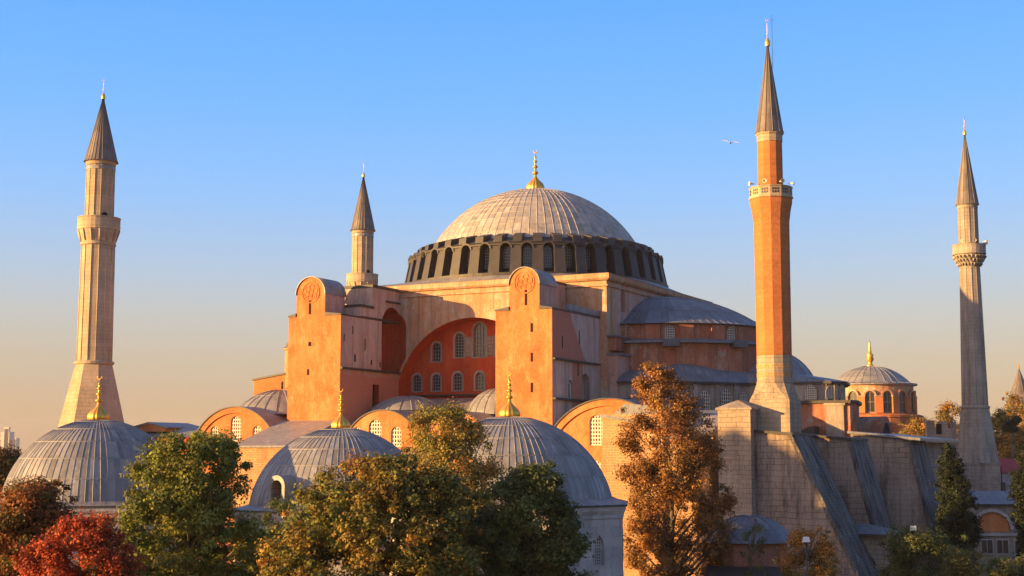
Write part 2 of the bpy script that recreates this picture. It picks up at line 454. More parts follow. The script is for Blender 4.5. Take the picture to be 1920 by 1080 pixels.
def window_mb(w, h, frame=0.25, nx=4, nz=6, bar=0.07, fm='plaster_grey', lm='lattice', depth=0.25, proud=0.06, pointed=False):
    """window in the XZ plane at y=0 (wall face), looking to -y; pane sunk by depth"""
    b = MB()
    o = arch(w, h, 12, pointed)
    if frame:
        q = arch(w + 2 * frame, h + frame * 1.5, 12, pointed, 0, -frame * .5)
        n = len(o)
        for (ya, yb) in ((-proud, depth * 0.1),):
            io = b.pts([(p[0], -proud, p[1]) for p in o]); ii = b.pts([(p[0], -proud, p[1]) for p in q])
            jo = b.pts([(p[0], .02, p[1]) for p in o]); ji = b.pts([(p[0], .02, p[1]) for p in q])
            for k in range(n):
                l = (k + 1) % n
                b.face([io[k], io[l], ii[l], ii[k]], fm)
                b.face([ii[k], ii[l], ji[l], ji[k]], fm)
                b.face([io[l], io[k], jo[k], jo[l]], fm)
    b.poly([(p[0], depth, p[1]) for p in o], 'glass')
    yb = depth - 0.08
    r = w / 2
    hs = h - (r * 1.35 if pointed else r)
    def top(x):
        x = max(-1, min(1, x / r))
        if pointed: return hs + r * 1.35 * (1 - abs(x) ** 1.25) ** .85
        return hs + r * math.sqrt(max(0, 1 - x * x))
    for k in range(nx + 1):
        x = -r + w * k / nx
        x = min(max(x, -r + bar / 2), r - bar / 2)
        b.box(x - bar / 2, x + bar / 2, yb, yb + .05, 0.0, max(0.05, top(x)), lm)
    for k in range(nz + 1):
        z = h * k / nz
        z = min(max(z, bar / 2), h - bar / 2)
        if z <= hs: e = r
        else:
            u = (z - hs) / (h - hs)
            e = r * (math.sqrt(max(0, 1 - u * u)) if not pointed else max(0, 1 - u ** 1.18) ** .8)
        if e > .05:
            b.box(-e, e, yb + .005, yb + .045, z - bar / 2, z + bar / 2, lm)
    return b

def dome_mb(prof, n, m, c=(0, 0), a0=0, a1=2 * PI, every=1, rw=0.07, rh=0.09, lap=4, var=0.14, b=None, seed=1, ribm=None):
    """lead dome: sheets tinted one by one, lapped seams, rolled ribs on the meridians"""
    b = b or MB()
    rg = random.Random(seed)
    full = abs(a1 - a0 - 2 * PI) < 1e-6
    k = n if full else n + 1
    P = []
    for j, (r, z) in enumerate(prof):
        P.append((r, z))
    rings = []
    for (r, z) in P:
        if r < 1e-4: rings.append(b.pts([(c[0], c[1], z)]))
        else: rings.append(b.pts([(c[0] + r * math.cos(a0 + (a1 - a0) * q / n), c[1] + r * math.sin(a0 + (a1 - a0) * q / n), z) for q in range(k)]))
    tint = {}
    for j in range(len(P) - 1):
        A, B = rings[j], rings[j + 1]
        for q in range(n):
            key = (q // every, (j + (q // every) % 2 * (lap // 2) * 0) // lap)
            if key not in tint:
                g = 1 + rg.uniform(-var, var)
                w = rg.uniform(-.03, .03)
                tint[key] = (g + w, g, g - w)
            cc = tint[key]
            if j % lap == 0 and j > 0: cc = tuple(x * .93 for x in cc)
            w = (q + 1) % k
            if len(B) == 1: b.face([A[q], A[w], B[0]], m, cc, True)
            elif len(A) == 1: b.face([A[0], B[w], B[q]], m, cc, True)
            else: b.face([A[q], A[w], B[w], B[q]], m, cc, True)
    # meridian rolls and horizontal laps
    nr = n // every
    for q in range(nr if full else nr + 1):
        a = a0 + (a1 - a0) * q / nr
        ca, sa = math.cos(a), math.sin(a)
        L = []; T = []; Q = []
        for j, (r, z) in enumerate(P):
            p0 = P[max(0, j - 1)]; p1 = P[min(len(P) - 1, j + 1)]
            tr, tz = p1[0] - p0[0], p1[1] - p0[1]
            ln = math.hypot(tr, tz) or 1
            nr_, nz_ = -tz / ln, tr / ln
            if nr_ * r < 0 or (abs(nr_) < 1e-6 and nz_ < 0): nr_, nz_ = -nr_, -nz_
            ww = min(rw, r * PI / nr * .35)
            cx, cy = c[0] + r * ca, c[1] + r * sa
            L.append((cx - sa * ww, cy + ca * ww, z)); Q.append((cx + sa * ww, cy - ca * ww, z))
            h = rh
            T.append((cx + ca * nr_ * h, cy + sa * nr_ * h, z + nz_ * h))
        il, it, iq = b.pts(L), b.pts(T), b.pts(Q)
        for j in range(len(P) - 1):
            b.face([il[j], il[j + 1], it[j + 1], it[j]], ribm or m, 1.02)
            b.face([it[j], it[j + 1], iq[j + 1], iq[j]], ribm or m, 0.98)
    for j in range(lap, len(P) - 1, lap):
        r, z = P[j]
        if r < 1: continue
        b.revolve([(r + .003, z + .07), (r + .035, z), (r + .03, z - .03), (r - .01, z - .035)], n, m, c, a0, a1, cap=False)
    return b

def sphere_prof(r0, z0, r1, z1, n, lip=None):
    """profile of a sphere cap from base radius r0 at z0 to the apex at height z1 (r1 ~ 0)"""
    h = z1 - z0
    Rr = (r0 * r0 + h * h) / (2 * h)
    zc = z1 - Rr
    a = math.asin(min(1, r0 / Rr))
    if h > r0: a = PI - a
    return [(Rr * math.sin(a * (1 - k / n)) if k < n else 0.0, zc + Rr * math.cos(a * (1 - k / n))) for k in range(n + 1)]

def finial_mb(h, rb, fl=14):
    """gilded finial: gadrooned bulb, stacked knops, crescent"""
    b = MB()
    prof = [(rb * .92, 0), (rb, h * .05), (rb * .98, h * .12), (rb * .8, h * .19), (rb * .42, h * .27), (rb * .2, h * .34), (rb * .14, h * .4)]
    n = fl * 4
    rings = []
    for j, (r, z) in enumerate(prof):
        amp = .10 if j < 5 else 0
        rings.append(b.pts([(r * (1 + amp * abs(math.sin(fl * PI * q / n)) - amp * .5) * math.cos(2 * PI * q / n),
                             r * (1 + amp * abs(math.sin(fl * PI * q / n)) - amp * .5) * math.sin(2 * PI * q / n), z) for q in range(n)]))
    for j in range(len(prof) - 1):
        for q in range(n):
            w = (q + 1) % n
            b.face([rings[j][q], rings[j][w], rings[j + 1][w], rings[j + 1][q]], 'gold', sm=True)
    s = rb * .14
    z = h * .4
    P = [(s, z)]
    for kk, (kr, kh) in enumerate(((.36, .10), (.16, .05), (.30, .09), (.13, .05), (.22, .07), (.1, .04), (.15, .05))):
        for t in range(1, 6):
            P.append((rb * (.09 + (kr - .09) * math.sin(PI * t / 5)), z + h * kh * t / 5))
        z += h * kh
    P.append((rb * .05, z)); P.append((rb * .04, h * .92))
    P.append((0, h * .93))
    b.revolve(P, 12, 'gold', sm=True)
    # crescent standing up
    rr = h * .045
    zc = h * .93 + rr
    for k in range(10):
        a0 = -PI * 1.25 + PI * 1.5 * k / 10 + PI * .0
        a1 = -PI * 1.25 + PI * 1.5 * (k + 1) / 10
        th = lambda kk: rr * (.08 + .28 * math.sin(PI * kk / 10))
        b.tube((rr * math.cos(a0), 0, zc + rr * math.sin(a0)), (rr * math.cos(a1), 0, zc + rr * math.sin(a1)), max(.02, th(k)), max(.02, th(k + 1)), 'gold', 5)
    return b

# ------------------------------------------------------------------ setting: ground
g = MB()
g.poly([(-6000, -600, 0), (6000, -600, 0), (6000, 9000, 0), (-6000, 9000, 0)], 'ground')
tag(g.build('ground'), kind='structure')

# ------------------------------------------------------------------ the great basilica (local axes u=x, v=y)
A = R(27)
CX, CY = 3.5, 208.0
def wl(u, v):
    return (CX + math.cos(A) * u + math.sin(A) * v, CY - math.sin(A) * u + math.cos(A) * v)
B = empty('basilica', (CX, CY, 0), -A)
tag(B, 'huge orange plastered domed basilica with grey ribbed main dome and gilded finial', 'basilica')

VF = -20.0        # south face
# --- core block
b = MB()
b.box(-20, 20, VF + 2.9, 20, 0, 39.3, 'plaster_pink')
b.build('core_wall', B)
# --- great arch wall (front slab with the arch opening)
RA, ZA = 12.0, 23.3
b = MB()
ol = [(-20, 0), (-RA, 0), (-RA, ZA)] + [(-RA * math.cos(PI * k / 40), ZA + RA * math.sin(PI * k / 40)) for k in range(1, 40)] + [(RA, ZA), (RA, 0), (20, 0), (20, 39.3), (-20, 39.3)]
b.prism(ol, 'y', VF, VF + 2.88, 'plaster_face')
archw = b.build('great_arch', B)
# arch soffit lining in red plaster
b = MB()
pr = [(-RA + .03, 20.0), (-RA + .03, ZA)] + [(-(RA - .03) * math.cos(PI * k / 40), ZA + (RA - .03) * math.sin(PI * k / 40)) for k in range(1, 40)] + [(RA - .03, ZA), (RA - .03, 20.0)]
for k in range(len(pr) - 1):
    p, q = pr[k], pr[k + 1]
    b.poly([(p[0], VF + .02, p[1]), (q[0], VF + .02, q[1]), (q[0], VF + 2.86, q[1]), (p[0], VF + 2.86, p[1])], 'plaster_red')
b.build('arch_soffit', B)
# archivolt line standing a little proud
b = MB()
for k in range(40):
    a0, a1 = PI * k / 40, PI * (k + 1) / 40
    for r0, r1, y in ((RA + .0, RA + .28, VF - .06),):
        P = [(-r * math.cos(a), y_, ZA + r * math.sin(a)) for a in (a0, a1) for r in (r0, r1) for y_ in (y, VF + .01)]
        i = b.pts(P)
        b.face([i[0], i[4], i[6], i[2]], 'plaster_face'); b.face([i[2], i[6], i[7], i[3]], 'plaster_face'); b.face([i[1], i[0], i[4], i[5]], 'plaster_face')
b.build('archivolt', B)
# --- tympanum
VT = VF + 2.5
b = MB()
b.prism([(-12.2, 18), (12.2, 18), (12.2, ZA)] + [(12.2 * math.cos(PI * k / 30), ZA + 12.2 * math.sin(PI * k / 30)) for k in range(1, 30)] + [(-12.2, ZA)], 'y', VT, VT + .35, 'plaster_red')
tym = b.build('tympanum', B)
wins = [(-9.9, 25.6, 1.25, 2.3), (-6.8, 25.6, 1.25, 2.3), (-3.4, 25.6, 1.3, 2.4), (.05, 25.6, 1.3, 2.4), (3.6, 25.6, 1.3, 2.4), (7.0, 25.6, 1.3, 2.3),
        (-6.8, 29.65, 1.3, 2.6), (-3.15, 30.15, 1.35, 3.3), (0.0, 30.1, 1.85, 4.6), (3.3, 30.1, 1.35, 3.3), (6.8, 29.65, 1.3, 2.6)]
cb = MB()
for (u, z, w, h) in wins:
    cb.prism(arch(w, h, 12, False, u, z), 'y', VT - .5, VT + .30, 'plaster_red')
cut(tym, cb)
cache = {}
def window(parent, u, v, z, w, h, rz=0, **k):
    key = (w, h, tuple(sorted(k.items())))
    if key not in cache:
        cache[key] = window_mb(w, h, **k).build('window', parent)
        o = cache[key]
    else:
        o = cache[key].copy(); COL.objects.link(o); o.parent = parent
    o.location = (u, v, z); o.rotation_euler.z = rz
    return o
for (u, z, w, h) in wins:
    window(tym, u, VT, z, w, h, frame=.3, nx=3 if w < 1.6 else 4, nz=5 if h < 3 else 8, bar=.06, depth=.26, lm='lattice_grey', fm='plaster_grey')
# bare masonry panels beside the tall middle window
for (x0, x1) in ((-2.2, -1.2), (1.2, 2.2)):
    b = MB(); b.box(x0, x1, VT - .03, VT + .02, 30.2, 32.9, 'stone'); b.build('bare_masonry', tym)
b = MB(); b.box(-12.5, 12.5, VT - .55, VT, 24.85, 25.05, 'lead_dark'); b.build('ledge', tym)

# --- cornice of the block (two steps) and the low roof up to the drum
b = MB()
b.box(-20.25, 20.25, VF - .25, 20.25, 38.55, 38.75, 'plaster_face')
b.box(-20.3, 20.3, VF - .3, 20.3, 39.303, 39.55, 'plaster_face', (-20.55, 20.55, VF - .55, 20.55))
b.box(-20.55, 20.55, VF - .55, 20.55, 39.553, 40.2, 'plaster_face')
b.build('cornice', B)
b = MB()
n = 40
sq = []
for k in range(n):
    a = 2 * PI * k / n
    c_, s_ = math.cos(a), math.sin(a)
    q = 20.6 / max(abs(c_), abs(s_))
    sq.append((q * c_, q * s_, 40.22))
i = b.pts(sq); j = b.pts([(19.2 * math.cos(2 * PI * k / n), 19.2 * math.sin(2 * PI * k / n), 41.25) for k in range(n)])
for k in range(n):
    l = (k + 1) % n
    b.face([i[k], i[l], j[l], j[k]], 'lead_sheet', .9 + .2 * rnd.random())
b.build('block_roof', B)

# --- drum
b = MB()
b.revolve([(19.7, 40.6), (19.7, 41.35), (17.15, 41.4), (17.15, 46.0)], 80, 'lead_dark', cap=False)
drum = b.build('drum', B)
b = MB()
ND = 40
bt = MB()   # one buttress, pointing along +x
bt.box(16.2, 19.55, -.78, .78, 41.3, 45.2, 'lead_dark', (16.2, 18.75, -.72, .72))
bt.box(16.2, 18.95, -.86, .86, 45.2, 45.42, 'lead_dark')
bt0 = bt.build('buttress', drum, (0, 0, 0), 0)
hd = MB()   # arched lead hood over one window
for k in range(10):
    a0, a1 = PI * k / 10, PI * (k + 1) / 10
    for r0, r1 in ((.72, .95),):
        P = [(x, r * math.cos(a), 44.75 + r * math.sin(a)) for a in (a0, a1) for r in (r0, r1) for x in (16.3, 18.95)]
        i = hd.pts(P)
        hd.face([i[3], i[7], i[5], i[1]], 'lead_dark'); hd.face([i[2], i[3], i[7], i[6]], 'lead_dark', sm=True); hd.face([i[0], i[1], i[5], i[4]], 'lead_dark', sm=True)
hd0 = hd.build('window_hood', drum)
for k in range(ND):
    a = 2 * PI * k / ND
    if k:
        inst(bt0, drum, (0, 0, 0), a)
    ah = a + PI / ND
    if k: inst(hd0, drum, (0, 0, 0), ah)
    else: hd0.rotation_euler.z = ah
    window(drum, 17.25 * math.cos(ah), 17.25 * math.sin(ah), 42.2, 1.2, 3.0, ah + PI / 2, frame=.1, nx=4, nz=7, bar=.05, depth=-.06, proud=.12, fm='lead_dark', lm='lattice_pale')
# sloping lead above the windows with raised blocks
b = MB()
b.revolve([(17.6, 45.3), (17.95, 45.75), (15.35, 46.75)], 80, 'lead_dark', cap=False)
for k in range(ND):
    a = 2 * PI * k / ND
    ca, sa = math.cos(a), math.sin(a)
    P = []
    for (r, z) in ((15.1, 45.8), (17.75, 45.8), (17.6, 46.7), (15.1, 47.4)):
        for w in (-.62, .62):
            P.append((r * ca - w * sa, r * sa + w * ca, z))
    i = b.pts(P)
    for q in ((2, 3, 5, 4), (4, 5, 7, 6), (0, 2, 4, 6), (1, 7, 5, 3)):
        b.face([i[x] for x in q], 'lead_dark', .9 + .3 * rnd.random())
b.build('drum_roof', drum)
# --- main dome
b = dome_mb(sphere_prof(15.55, 46.7, 0, 56.15, 30), 160, 'lead_pale', every=2, rw=.05, rh=.055, lap=2, var=.22, seed=3)
dome = b.build('dome', B)
f = finial_mb(6.3, 1.35, 16).build('finial', dome, (0, 0, 56.0))

# --- buttress piers (two), with turrets
def pier(u0, u1, tu0, tu1, mirror, zt, zsh, blocks):
    b = MB()
    b.box(u0, u1, -34.4, VF + .1, 0, zsh - .4, 'plaster_worn' if mirror else 'plaster_pier')
    o = b.build('buttress_pier', B)
    # front face plaster: a skin of orange render, standing 4 cm proud
    b = MB(); b.box(u0 - .03, u1 + .03, -34.46, -34.40, 12, zsh - .38, 'plaster_orange'); b.build('rendered_front', o)
    # turret with a half-round top
    r = (tu1 - tu0) / 2; uc = (tu0 + tu1) / 2; zc = zt - r
    pts = [(tu0, zsh - .5), (tu1, zsh - .5), (tu1, zc)] + [(uc + r * math.cos(PI * k / 20), zc + r * math.sin(PI * k / 20)) for k in range(1, 20)] + [(tu0, zc)]
    b = MB(); b.prism(pts, 'y', -34.44, -29.8, 'plaster_orange', mside='plaster_pink'); tur = b.build('turret', o)
    b = MB()
    rr = r + .12
    for k in range(20):
        a0, a1 = PI * k / 20, PI * (k + 1) / 20
        P = [(uc + q * math.cos(a), y, zc + q * math.sin(a)) for a in (a0, a1) for q in (r + .01, rr) for y in (-34.62, -29.6)]
        i = b.pts(P)
        b.face([i[2], i[3], i[7], i[6]], 'lead_sheet', sm=True); b.face([i[0], i[2], i[6], i[4]], 'lead_sheet'); b.face([i[1], i[5], i[7], i[3]], 'lead_sheet'); b.face([i[0], i[4], i[5], i[1]], 'lead_sheet')
    b.build('turret_cap', tur)
    # carved rosette disc
    b = MB()
    zr = zc + .25
    def ring(ri, ro, y0, y1, cx, cz, n=28):
        for k in range(n):
            a0, a1 = 2 * PI * k / n, 2 * PI * (k + 1) / n
            P = [(cx + q * math.cos(a), y, cz + q * math.sin(a)) for a in (a0, a1) for q in (ri, ro) for y in (y0, y1)]
            i = b.pts(P)
            b.face([i[0], i[2], i[6], i[4]], 'plaster_orange'); b.face([i[2], i[3], i[7], i[6]], 'plaster_orange'); b.face([i[0], i[4], i[5], i[1]], 'plaster_orange')
    ring(1.28, 1.42, -34.52, -34.43, uc, zr)
    for k in range(6):
        a = 2 * PI * k / 6 + .3
        ring(.30, .42, -34.51, -34.43, uc + .72 * math.cos(a), zr + .72 * math.sin(a), 14)
    ring(.28, .4, -34.51, -34.43, uc, zr, 14)
    b.build('rosette', tur)
    # lead coping on the shoulders
    b = MB()
    for (x0, x1) in ((u0 - .1, tu0 + .0), (tu1, u1 + .1)):
        sl = (tu0 - u0) if x1 < uc else (u1 - tu1)
        if x1 < uc: i = b.prism([(x0, zsh - .38), (x1, zsh - .38), (x1, zsh + .1), (x0, zsh - .2)], 'y', -34.6, -29.7, 'lead_dark')
        else: b.prism([(x0, zsh - .38), (x1, zsh - .38), (x1, zsh - .2), (x0, zsh + .1)], 'y', -34.6, -29.7, 'lead_dark')
    b.box(u0 - .1, u1 + .1, -29.7, VF - .02, zsh - .38, zsh - .1, 'lead_dark')
    b.build('coping', o)
    return o, tur
RP, rtur = pier(11.4, 19.0, 13.25, 17.35, False, 39.5, 34.7, None)
LP, ltur = pier(-19.6, -11.4, -18.45, -13.9, True, 40.1, 35.3, None)
# parts of the two piers
def slits(o, y, lst, m='void'):
    for (u, z, w, h) in lst:
        b = MB()
        b.prism(arch(w, h, 6), 'y', -.05, .02, m)
        x = b.build('slit_window', o, (u, y, z))
slits(RP, -34.46, [(15.5, 34.9, .28, 1.9), (16.3, 31.6, .3, 1.1), (16.3, 28.0, .28, 1.1), (16.3, 24.3, .3, 1.2)])
slits(LP, -34.46, [(-16.3, 35.2, .3, 1.9), (-16.2, 31.0, .42, .6), (-16.4, 27.2, .3, .8)])
# string courses on the pier sides
for o, us in ((RP, 1), (LP, -1)):
    b = MB()
    if us > 0:
        b.box(19.0, 19.45, -34.5, VF - .7, 28.2, 28.42, 'lead_dark')
        b.box(19.0, 19.5, -34.5, VF - 1.4, 23.4, 23.65, 'lead_dark')
    else:
        b.box(-11.4, -10.95, -34.6, VF - .1, 27.9, 28.15, 'lead_dark')
    b.build('string_course', o)
# hidden-side block and parapet of the right pier
b = MB(); b.box(11.4, 14.2, -25.2, VF - .02, 34.62, 38.9, 'plaster_pink'); b.box(11.3, 14.3, -25.3, VF - .03, 38.9, 39.15, 'lead_dark'); b.build('upper_block', RP)
b = MB(); b.box(18.55, 19.08, -29.7, VF - .05, 34.62, 35.35, 'lead_blue', (18.7, 19.08, -29.7, VF - .05)); b.build('parapet', RP)
b = MB(); b.box(15.3, 16.9, -29.79, -29.70, 34.7, 36.9, 'void'); b.build('doorway', rtur)
# left pier: raised blocks stepping back to the block
b = MB()
b.box(-17.5, -11.42, -29.8, -26.9, 34.95, 36.4, 'plaster_worn'); b.box(-17.6, -11.25, -29.9, -26.6, 36.4, 36.75, 'lead_dark')
b.box(-18.5, -11.4, -26.9, VF - .02, 34.95, 39.3, 'plaster_worn')
ub = b.build('upper_block', LP)
b = MB(); b.box(-18.6, -11.3, -27.0, VF - .05, 39.303, 39.7, 'lead_dark'); b.box(-11.4, -11.1, -23.6, VF - .2, 37.6, 37.8, 'lead_dark'); b.build('block_coping', LP)
# corner niche on the left pier
cx_, cy_, rn = -12.25, -21.85, 2.75
nb = MB()
prof = [(0, 28.2)] + [(rn, 28.2), (rn, 34.4)] + [(rn * math.cos(PI / 2 * k / 8), 34.4 + rn * math.sin(PI / 2 * k / 8)) for k in range(1, 8)] + [(0, 34.4 + rn)]
nb.revolve(prof, 40, 'plaster_red', (cx_, cy_), cap=False, sm=True)
for o in (LP, ub, archw):
    cut(o, nb)
# door, slit marks and blind niches on pier sides
def side_open(o, u, v, z, w, h, m='void', pr=.03, fr=None):
    b = MB()
    if fr: b.prism([(p[0] + v, p[1] + z) for p in arch(w + .35, h + .2, 8)], 'x', u - .02, u + pr, fr)
    b.prism([(p[0] + v, p[1] + z) for p in arch(w, h, 8)], 'x', u - .02, u + pr + .02, m)
    return b.build('side_opening', o)
dc = MB()
dc.box(-12.2, -11.2, -26.6, -25.0, 22.5, 26.2, 'plaster_red')
cut(LP, dc)
b = MB(); b.box(-12.19, -12.1, -26.55, -25.05, 22.5, 26.15, 'void'); b.build('door', LP)
for (v, z, w, h) in ((-33.6, 31.6, .14, .9), (-31.6, 32.6, .14, 1.1), (-28.6, 30.6, .16, 1.6), (-31.0, 29.0, .3, 1.0), (-27.0, 28.8, .25, .7), (-24.8, 28.6, .2, .7)):
    side_open(LP, -11.4, v, z, w, h)
nc = MB(); nc.prism(arch(2.6, 3.3, 12, False, -24.6, 23.7), 'x', 18.2, 19.3, 'plaster_grey'); nc.prism(arch(1.3, 2.2, 12, False, -29.2, 23.75), 'x', 18.5, 19.3, 'plaster_grey')
cut(RP, nc)
b = MB(); b.box(18.22, 18.3, -25.3, -24.3, 23.7, 25.6, 'plaster_red'); b.build('door', RP)
wr = window_mb(.95, 1.9, frame=.12, nx=2, nz=3, bar=.06, depth=.2, fm='white', lm='lattice').build('window', RP, (18.72, -29.2, 23.75), PI / 2)
for (v, z, w, h) in ((-31.5, 29.7, .15, 1.5), (-26.5, 30.5, .15, 1.8), (-26.9, 26.6, .2, 1.6)):
    side_open(RP, 19.0, v, z, w, h)
# blind niche on the east side of the block
b = MB(); b.prism([(p[0] - 14.5, p[1] + 35.6) for p in arch(1.3, 3.0, 10)], 'x', 19.98, 20.03, 'plaster_salmon'); b.build('blind_niche', B)
# corner ledges on the east face
b = MB()
b.box(20.0, 21.2, -20.1, -14.6, 31.95, 32.15, 'lead_blue'); b.box(20.0, 21.9, -20.1, -13.4, 29.55, 29.8, 'lead_blue'); b.box(20.0, 21.0, -19.5, -15, 30.2, 31.95, 'plaster_salmon')
b.box(20.0, 21.5, -19.9, -14.6, 18.0, 29.55, 'plaster_pink')
b.build('corner_ledge', B)

# --- east half dome
HC = (20.0, 0.0)
prof = [(15.7, 33.9), (14.6, 34.35), (13.4, 35.0)] + [(x, z) for (x, z) in sphere_prof(12.9, 35.25, 0, 39.0, 10)]
b = dome_mb(prof, 88, 'lead_blue', HC, -PI / 2, PI / 2, every=2, rw=.035, rh=.05, lap=4, var=.25, seed=9)
hdome = b.build('half_dome', B)
b = MB()
b.revolve([(15.1, 31.8), (15.1, 33.85), (15.75, 33.88), (15.72, 33.98), (14.9, 34.0)], 60, 'plaster_grey', HC, -PI / 2, PI / 2, cap=False, mats=['plaster_salmon', 'lead_dark', 'lead_dark', 'lead_dark'])
ed = b.build('half_dome_drum', B)
for k in range(12):
    a = -PI / 2 + PI * k / 11.0
    ca, sa = math.cos(a), math.sin(a)
    b = MB()
    P = [(20 + r * ca - w * sa, r * sa + w * ca, z) for z in (31.9, 33.8) for r in (15.0, 15.42) for w in (-.95, .95)]
    i = b.pts(P)
    for q in ((2, 3, 7, 6), (0, 2, 6, 4), (1, 5, 7, 3)):
        b.face([i[x] for x in q], 'plaster_salmon')
    b.build('pilaster', ed)
for k in range(11):
    a = -PI / 2 + PI * (k + .5) / 11.0
    if k % 2 == 0: continue
    window(ed, 20 + 15.16 * math.cos(a), 15.16 * math.sin(a), 31.95, 1.15, 1.65, a + PI / 2, frame=.08, nx=4, nz=5, bar=.07, depth=-.0, proud=.08, fm='plaster_grey', lm='lattice')
b = MB()
b.revolve([(15.1, 32.0), (17.1, 31.55), (17.1, 31.3), (16.3, 31.2)], 60, 'lead_blue', HC, -PI / 2, PI / 2, cap=False)
for k in range(11):
    a = -PI / 2 + PI * (k + .5) / 11.0
    if k % 2 == 0: continue
    ca, sa = math.cos(a), math.sin(a)
    P = [(20 + r * ca - w * sa, r * sa + w * ca, z) for z in (30.8, 31.62) for r in (15.3, 17.4) for w in (-1.1, 1.1)]
    i = b.pts(P)
    for q in ((2, 3, 7, 6), (0, 2, 6, 4), (1, 5, 7, 3), (4, 6, 7, 5), (0, 1, 3, 2)):
        b.face([i[x] for x in q], 'lead_blue', .6)
b.build('lead_ledge', B)
b = MB(); b.revolve([(16.3, 20), (16.3, 31.22)], 60, 'plaster_salmon', HC, -PI / 2, PI / 2, cap=False); b.build('apse_ring_wall', B)
# --- lower east tier: polygonal wall, undulating lead roof
out = [(21.5, -20.0), (22.6, -20.0), (28, -17.2), (32, -13.2), (35, -8.4), (38.5, -8.2), (45.4, -8.2), (46.9, -6.4), (46.0, -1), (44.4, 4), (42, 7.4), (38.5, 8.2), (35, 8.4), (32, 13.2), (28, 17.2), (21.5, 20)]
b = MB()
i = b.pts([(p[0], p[1], 20.5) for p in out]); j = b.pts([(p[0], p[1], 26.1) for p in out])
for k in range(len(out) - 1):
    b.face([i[k], i[k + 1], j[k + 1], j[k]], 'plaster_grey')
tier = b.build('east_tier_wall', B)
b = MB()
inn = []
for (x, y) in out:
    dx, dy = x - 20, y
    L = math.hypot(dx, dy); inn.append((20 + dx / L * 16.35, dy / L * 16.35))
nn = 6
def resample(pl, m):
    res = []
    for k in range(len(pl) - 1):
        for q in range(m):
            t = q / m
            res.append((pl[k][0] + (pl[k + 1][0] - pl[k][0]) * t, pl[k][1] + (pl[k + 1][1] - pl[k][1]) * t))
    res.append(pl[-1]); return res
oo = [(20 + (x - 20) * 1.025, y * 1.03) for (x, y) in resample(out, nn)]
rows = []
for s_ in range(5):
    t_ = s_ / 4
    row = []
    for (x, y) in oo:
        dx, dy = x - 20, y
        L = math.hypot(dx, dy); a = math.atan2(dy, dx)
        ix, iy = 20 + dx / L * 16.35, dy / L * 16.35
        bump_ = .9 * math.exp(-((a + 1.05) / .25) ** 2) + .9 * math.exp(-((a - 1.05) / .25) ** 2)
        zz = 26.15 + (1.5 + bump_) * math.sin(t_ * PI / 2)
        row.append((x + (ix - x) * t_, y + (iy - y) * t_, zz))
    rows.append(b.pts(row))
for s_ in range(4):
    for k in range(len(oo) - 1):
        b.face([rows[s_][k], rows[s_][k + 1], rows[s_ + 1][k + 1], rows[s_ + 1][k]], 'lead_blue', .9 + .2 * rnd.random())
low = b.pts([(x, y, 25.85) for (x, y) in oo])
for k in range(len(oo) - 1):
    b.face([low[k], low[k + 1], rows[0][k + 1], rows[0][k]], 'lead_dark')
b.build('east_tier_roof', B)
def edge_window(parent, p, q, t, z, w, h, **k):
    x = p[0] + (q[0] - p[0]) * t; y = p[1] + (q[1] - p[1]) * t
    an = math.atan2(q[1] - p[1], q[0] - p[0])
    window(parent, x + math.sin(an) * .04, y - math.cos(an) * .04, z, w, h, an, **k)
for (k, t_, w, h, z) in ((2, .3, 1.5, 2.7, 22.2), (2, .75, 1.5, 2.7, 22.2), (3, .35, 1.8, 2.8, 22.4), (3, .85, 1.3, 2.5, 22.4), (5, .7, 1.4, 1.8, 23.9), (6, .3, 1.75, 1.55, 24.0), (6, .75, 1.3, 1.5, 24.05), (7, .5, 1.0, 1.5, 24.05)):
    edge_window(tier, out[k], out[k + 1], t_, z, w, h, frame=.12, nx=5, nz=6, bar=.09, depth=-.01, proud=.1, fm='plaster_grey', lm='lattice')
# grey buttress strips on the tier
for (k, t_) in ((1, .3), (2, .05), (2, .52), (3, .08), (3, .62), (4, .35), (6, .52), (6, .93)):
    b = MB()
    p, q = out[k], out[k + 1]
    x = p[0] + (q[0] - p[0]) * t_; y = p[1] + (q[1] - p[1]) * t_
    an = math.atan2(q[1] - p[1], q[0] - p[0]); ca, sa = math.cos(an), math.sin(an)
    P = [(x + w * ca + d * sa, y + w * sa - d * ca, z) for z in (20.5, 25.8) for d in (-.05, .3) for w in (-.28, .28)]
    i = b.pts(P)
    for f_ in ((2, 3, 7, 6), (0, 2, 6, 4), (1, 5, 7, 3)):
        b.face([i[x_] for x_ in f_], 'stone_grey')
    b.build('pilaster', tier)
# apse conch
b = dome_mb(sphere_prof(6.6, 26.6, 0, 31.1, 10), 40, 'lead_blue', (35.2, -.8), every=2, rw=.05, rh=.08, lap=5, var=.15, seed=4)
b.build('apse_conch', B)
# red lower apse
b = MB()
red = [(38, -9.6), (48.6, -9.6), (49.1, -8.6), (47.5, 0), (46, 5), (38, 9.6)]
b.prism(red, 'z', 0, 23.3, 'plaster_salmon')
ap = b.build('apse_wall', B)
b = MB(); b.prism([(37.8, -10.0), (48.8, -10.0), (49.5, -8.7), (47.9, 0.1), (46.3, 5.4), (37.8, 10)], 'z', 23.3, 23.65, 'lead_dark'); b.build('apse_cornice', ap)
b = MB(); b.box(45.6, 47.9, -10.0, -9.58, 0, 23.0, 'plaster_grey'); b.box(45.4, 48.1, -10.1, -9.56, 23.003, 23.29, 'stone_grey'); b.build('apse_pilaster', ap)
b = MB()
for k in range(10):
    a0, a1 = PI * .5 * k / 10, PI * .5 * (k + 1) / 10
    P = [(45.2 - 3.0 + 3.0 * math.cos(a), y, 18.3 + 2.2 * math.sin(a)) for a in (a0, a1) for y in (-11.8, -9.6)]
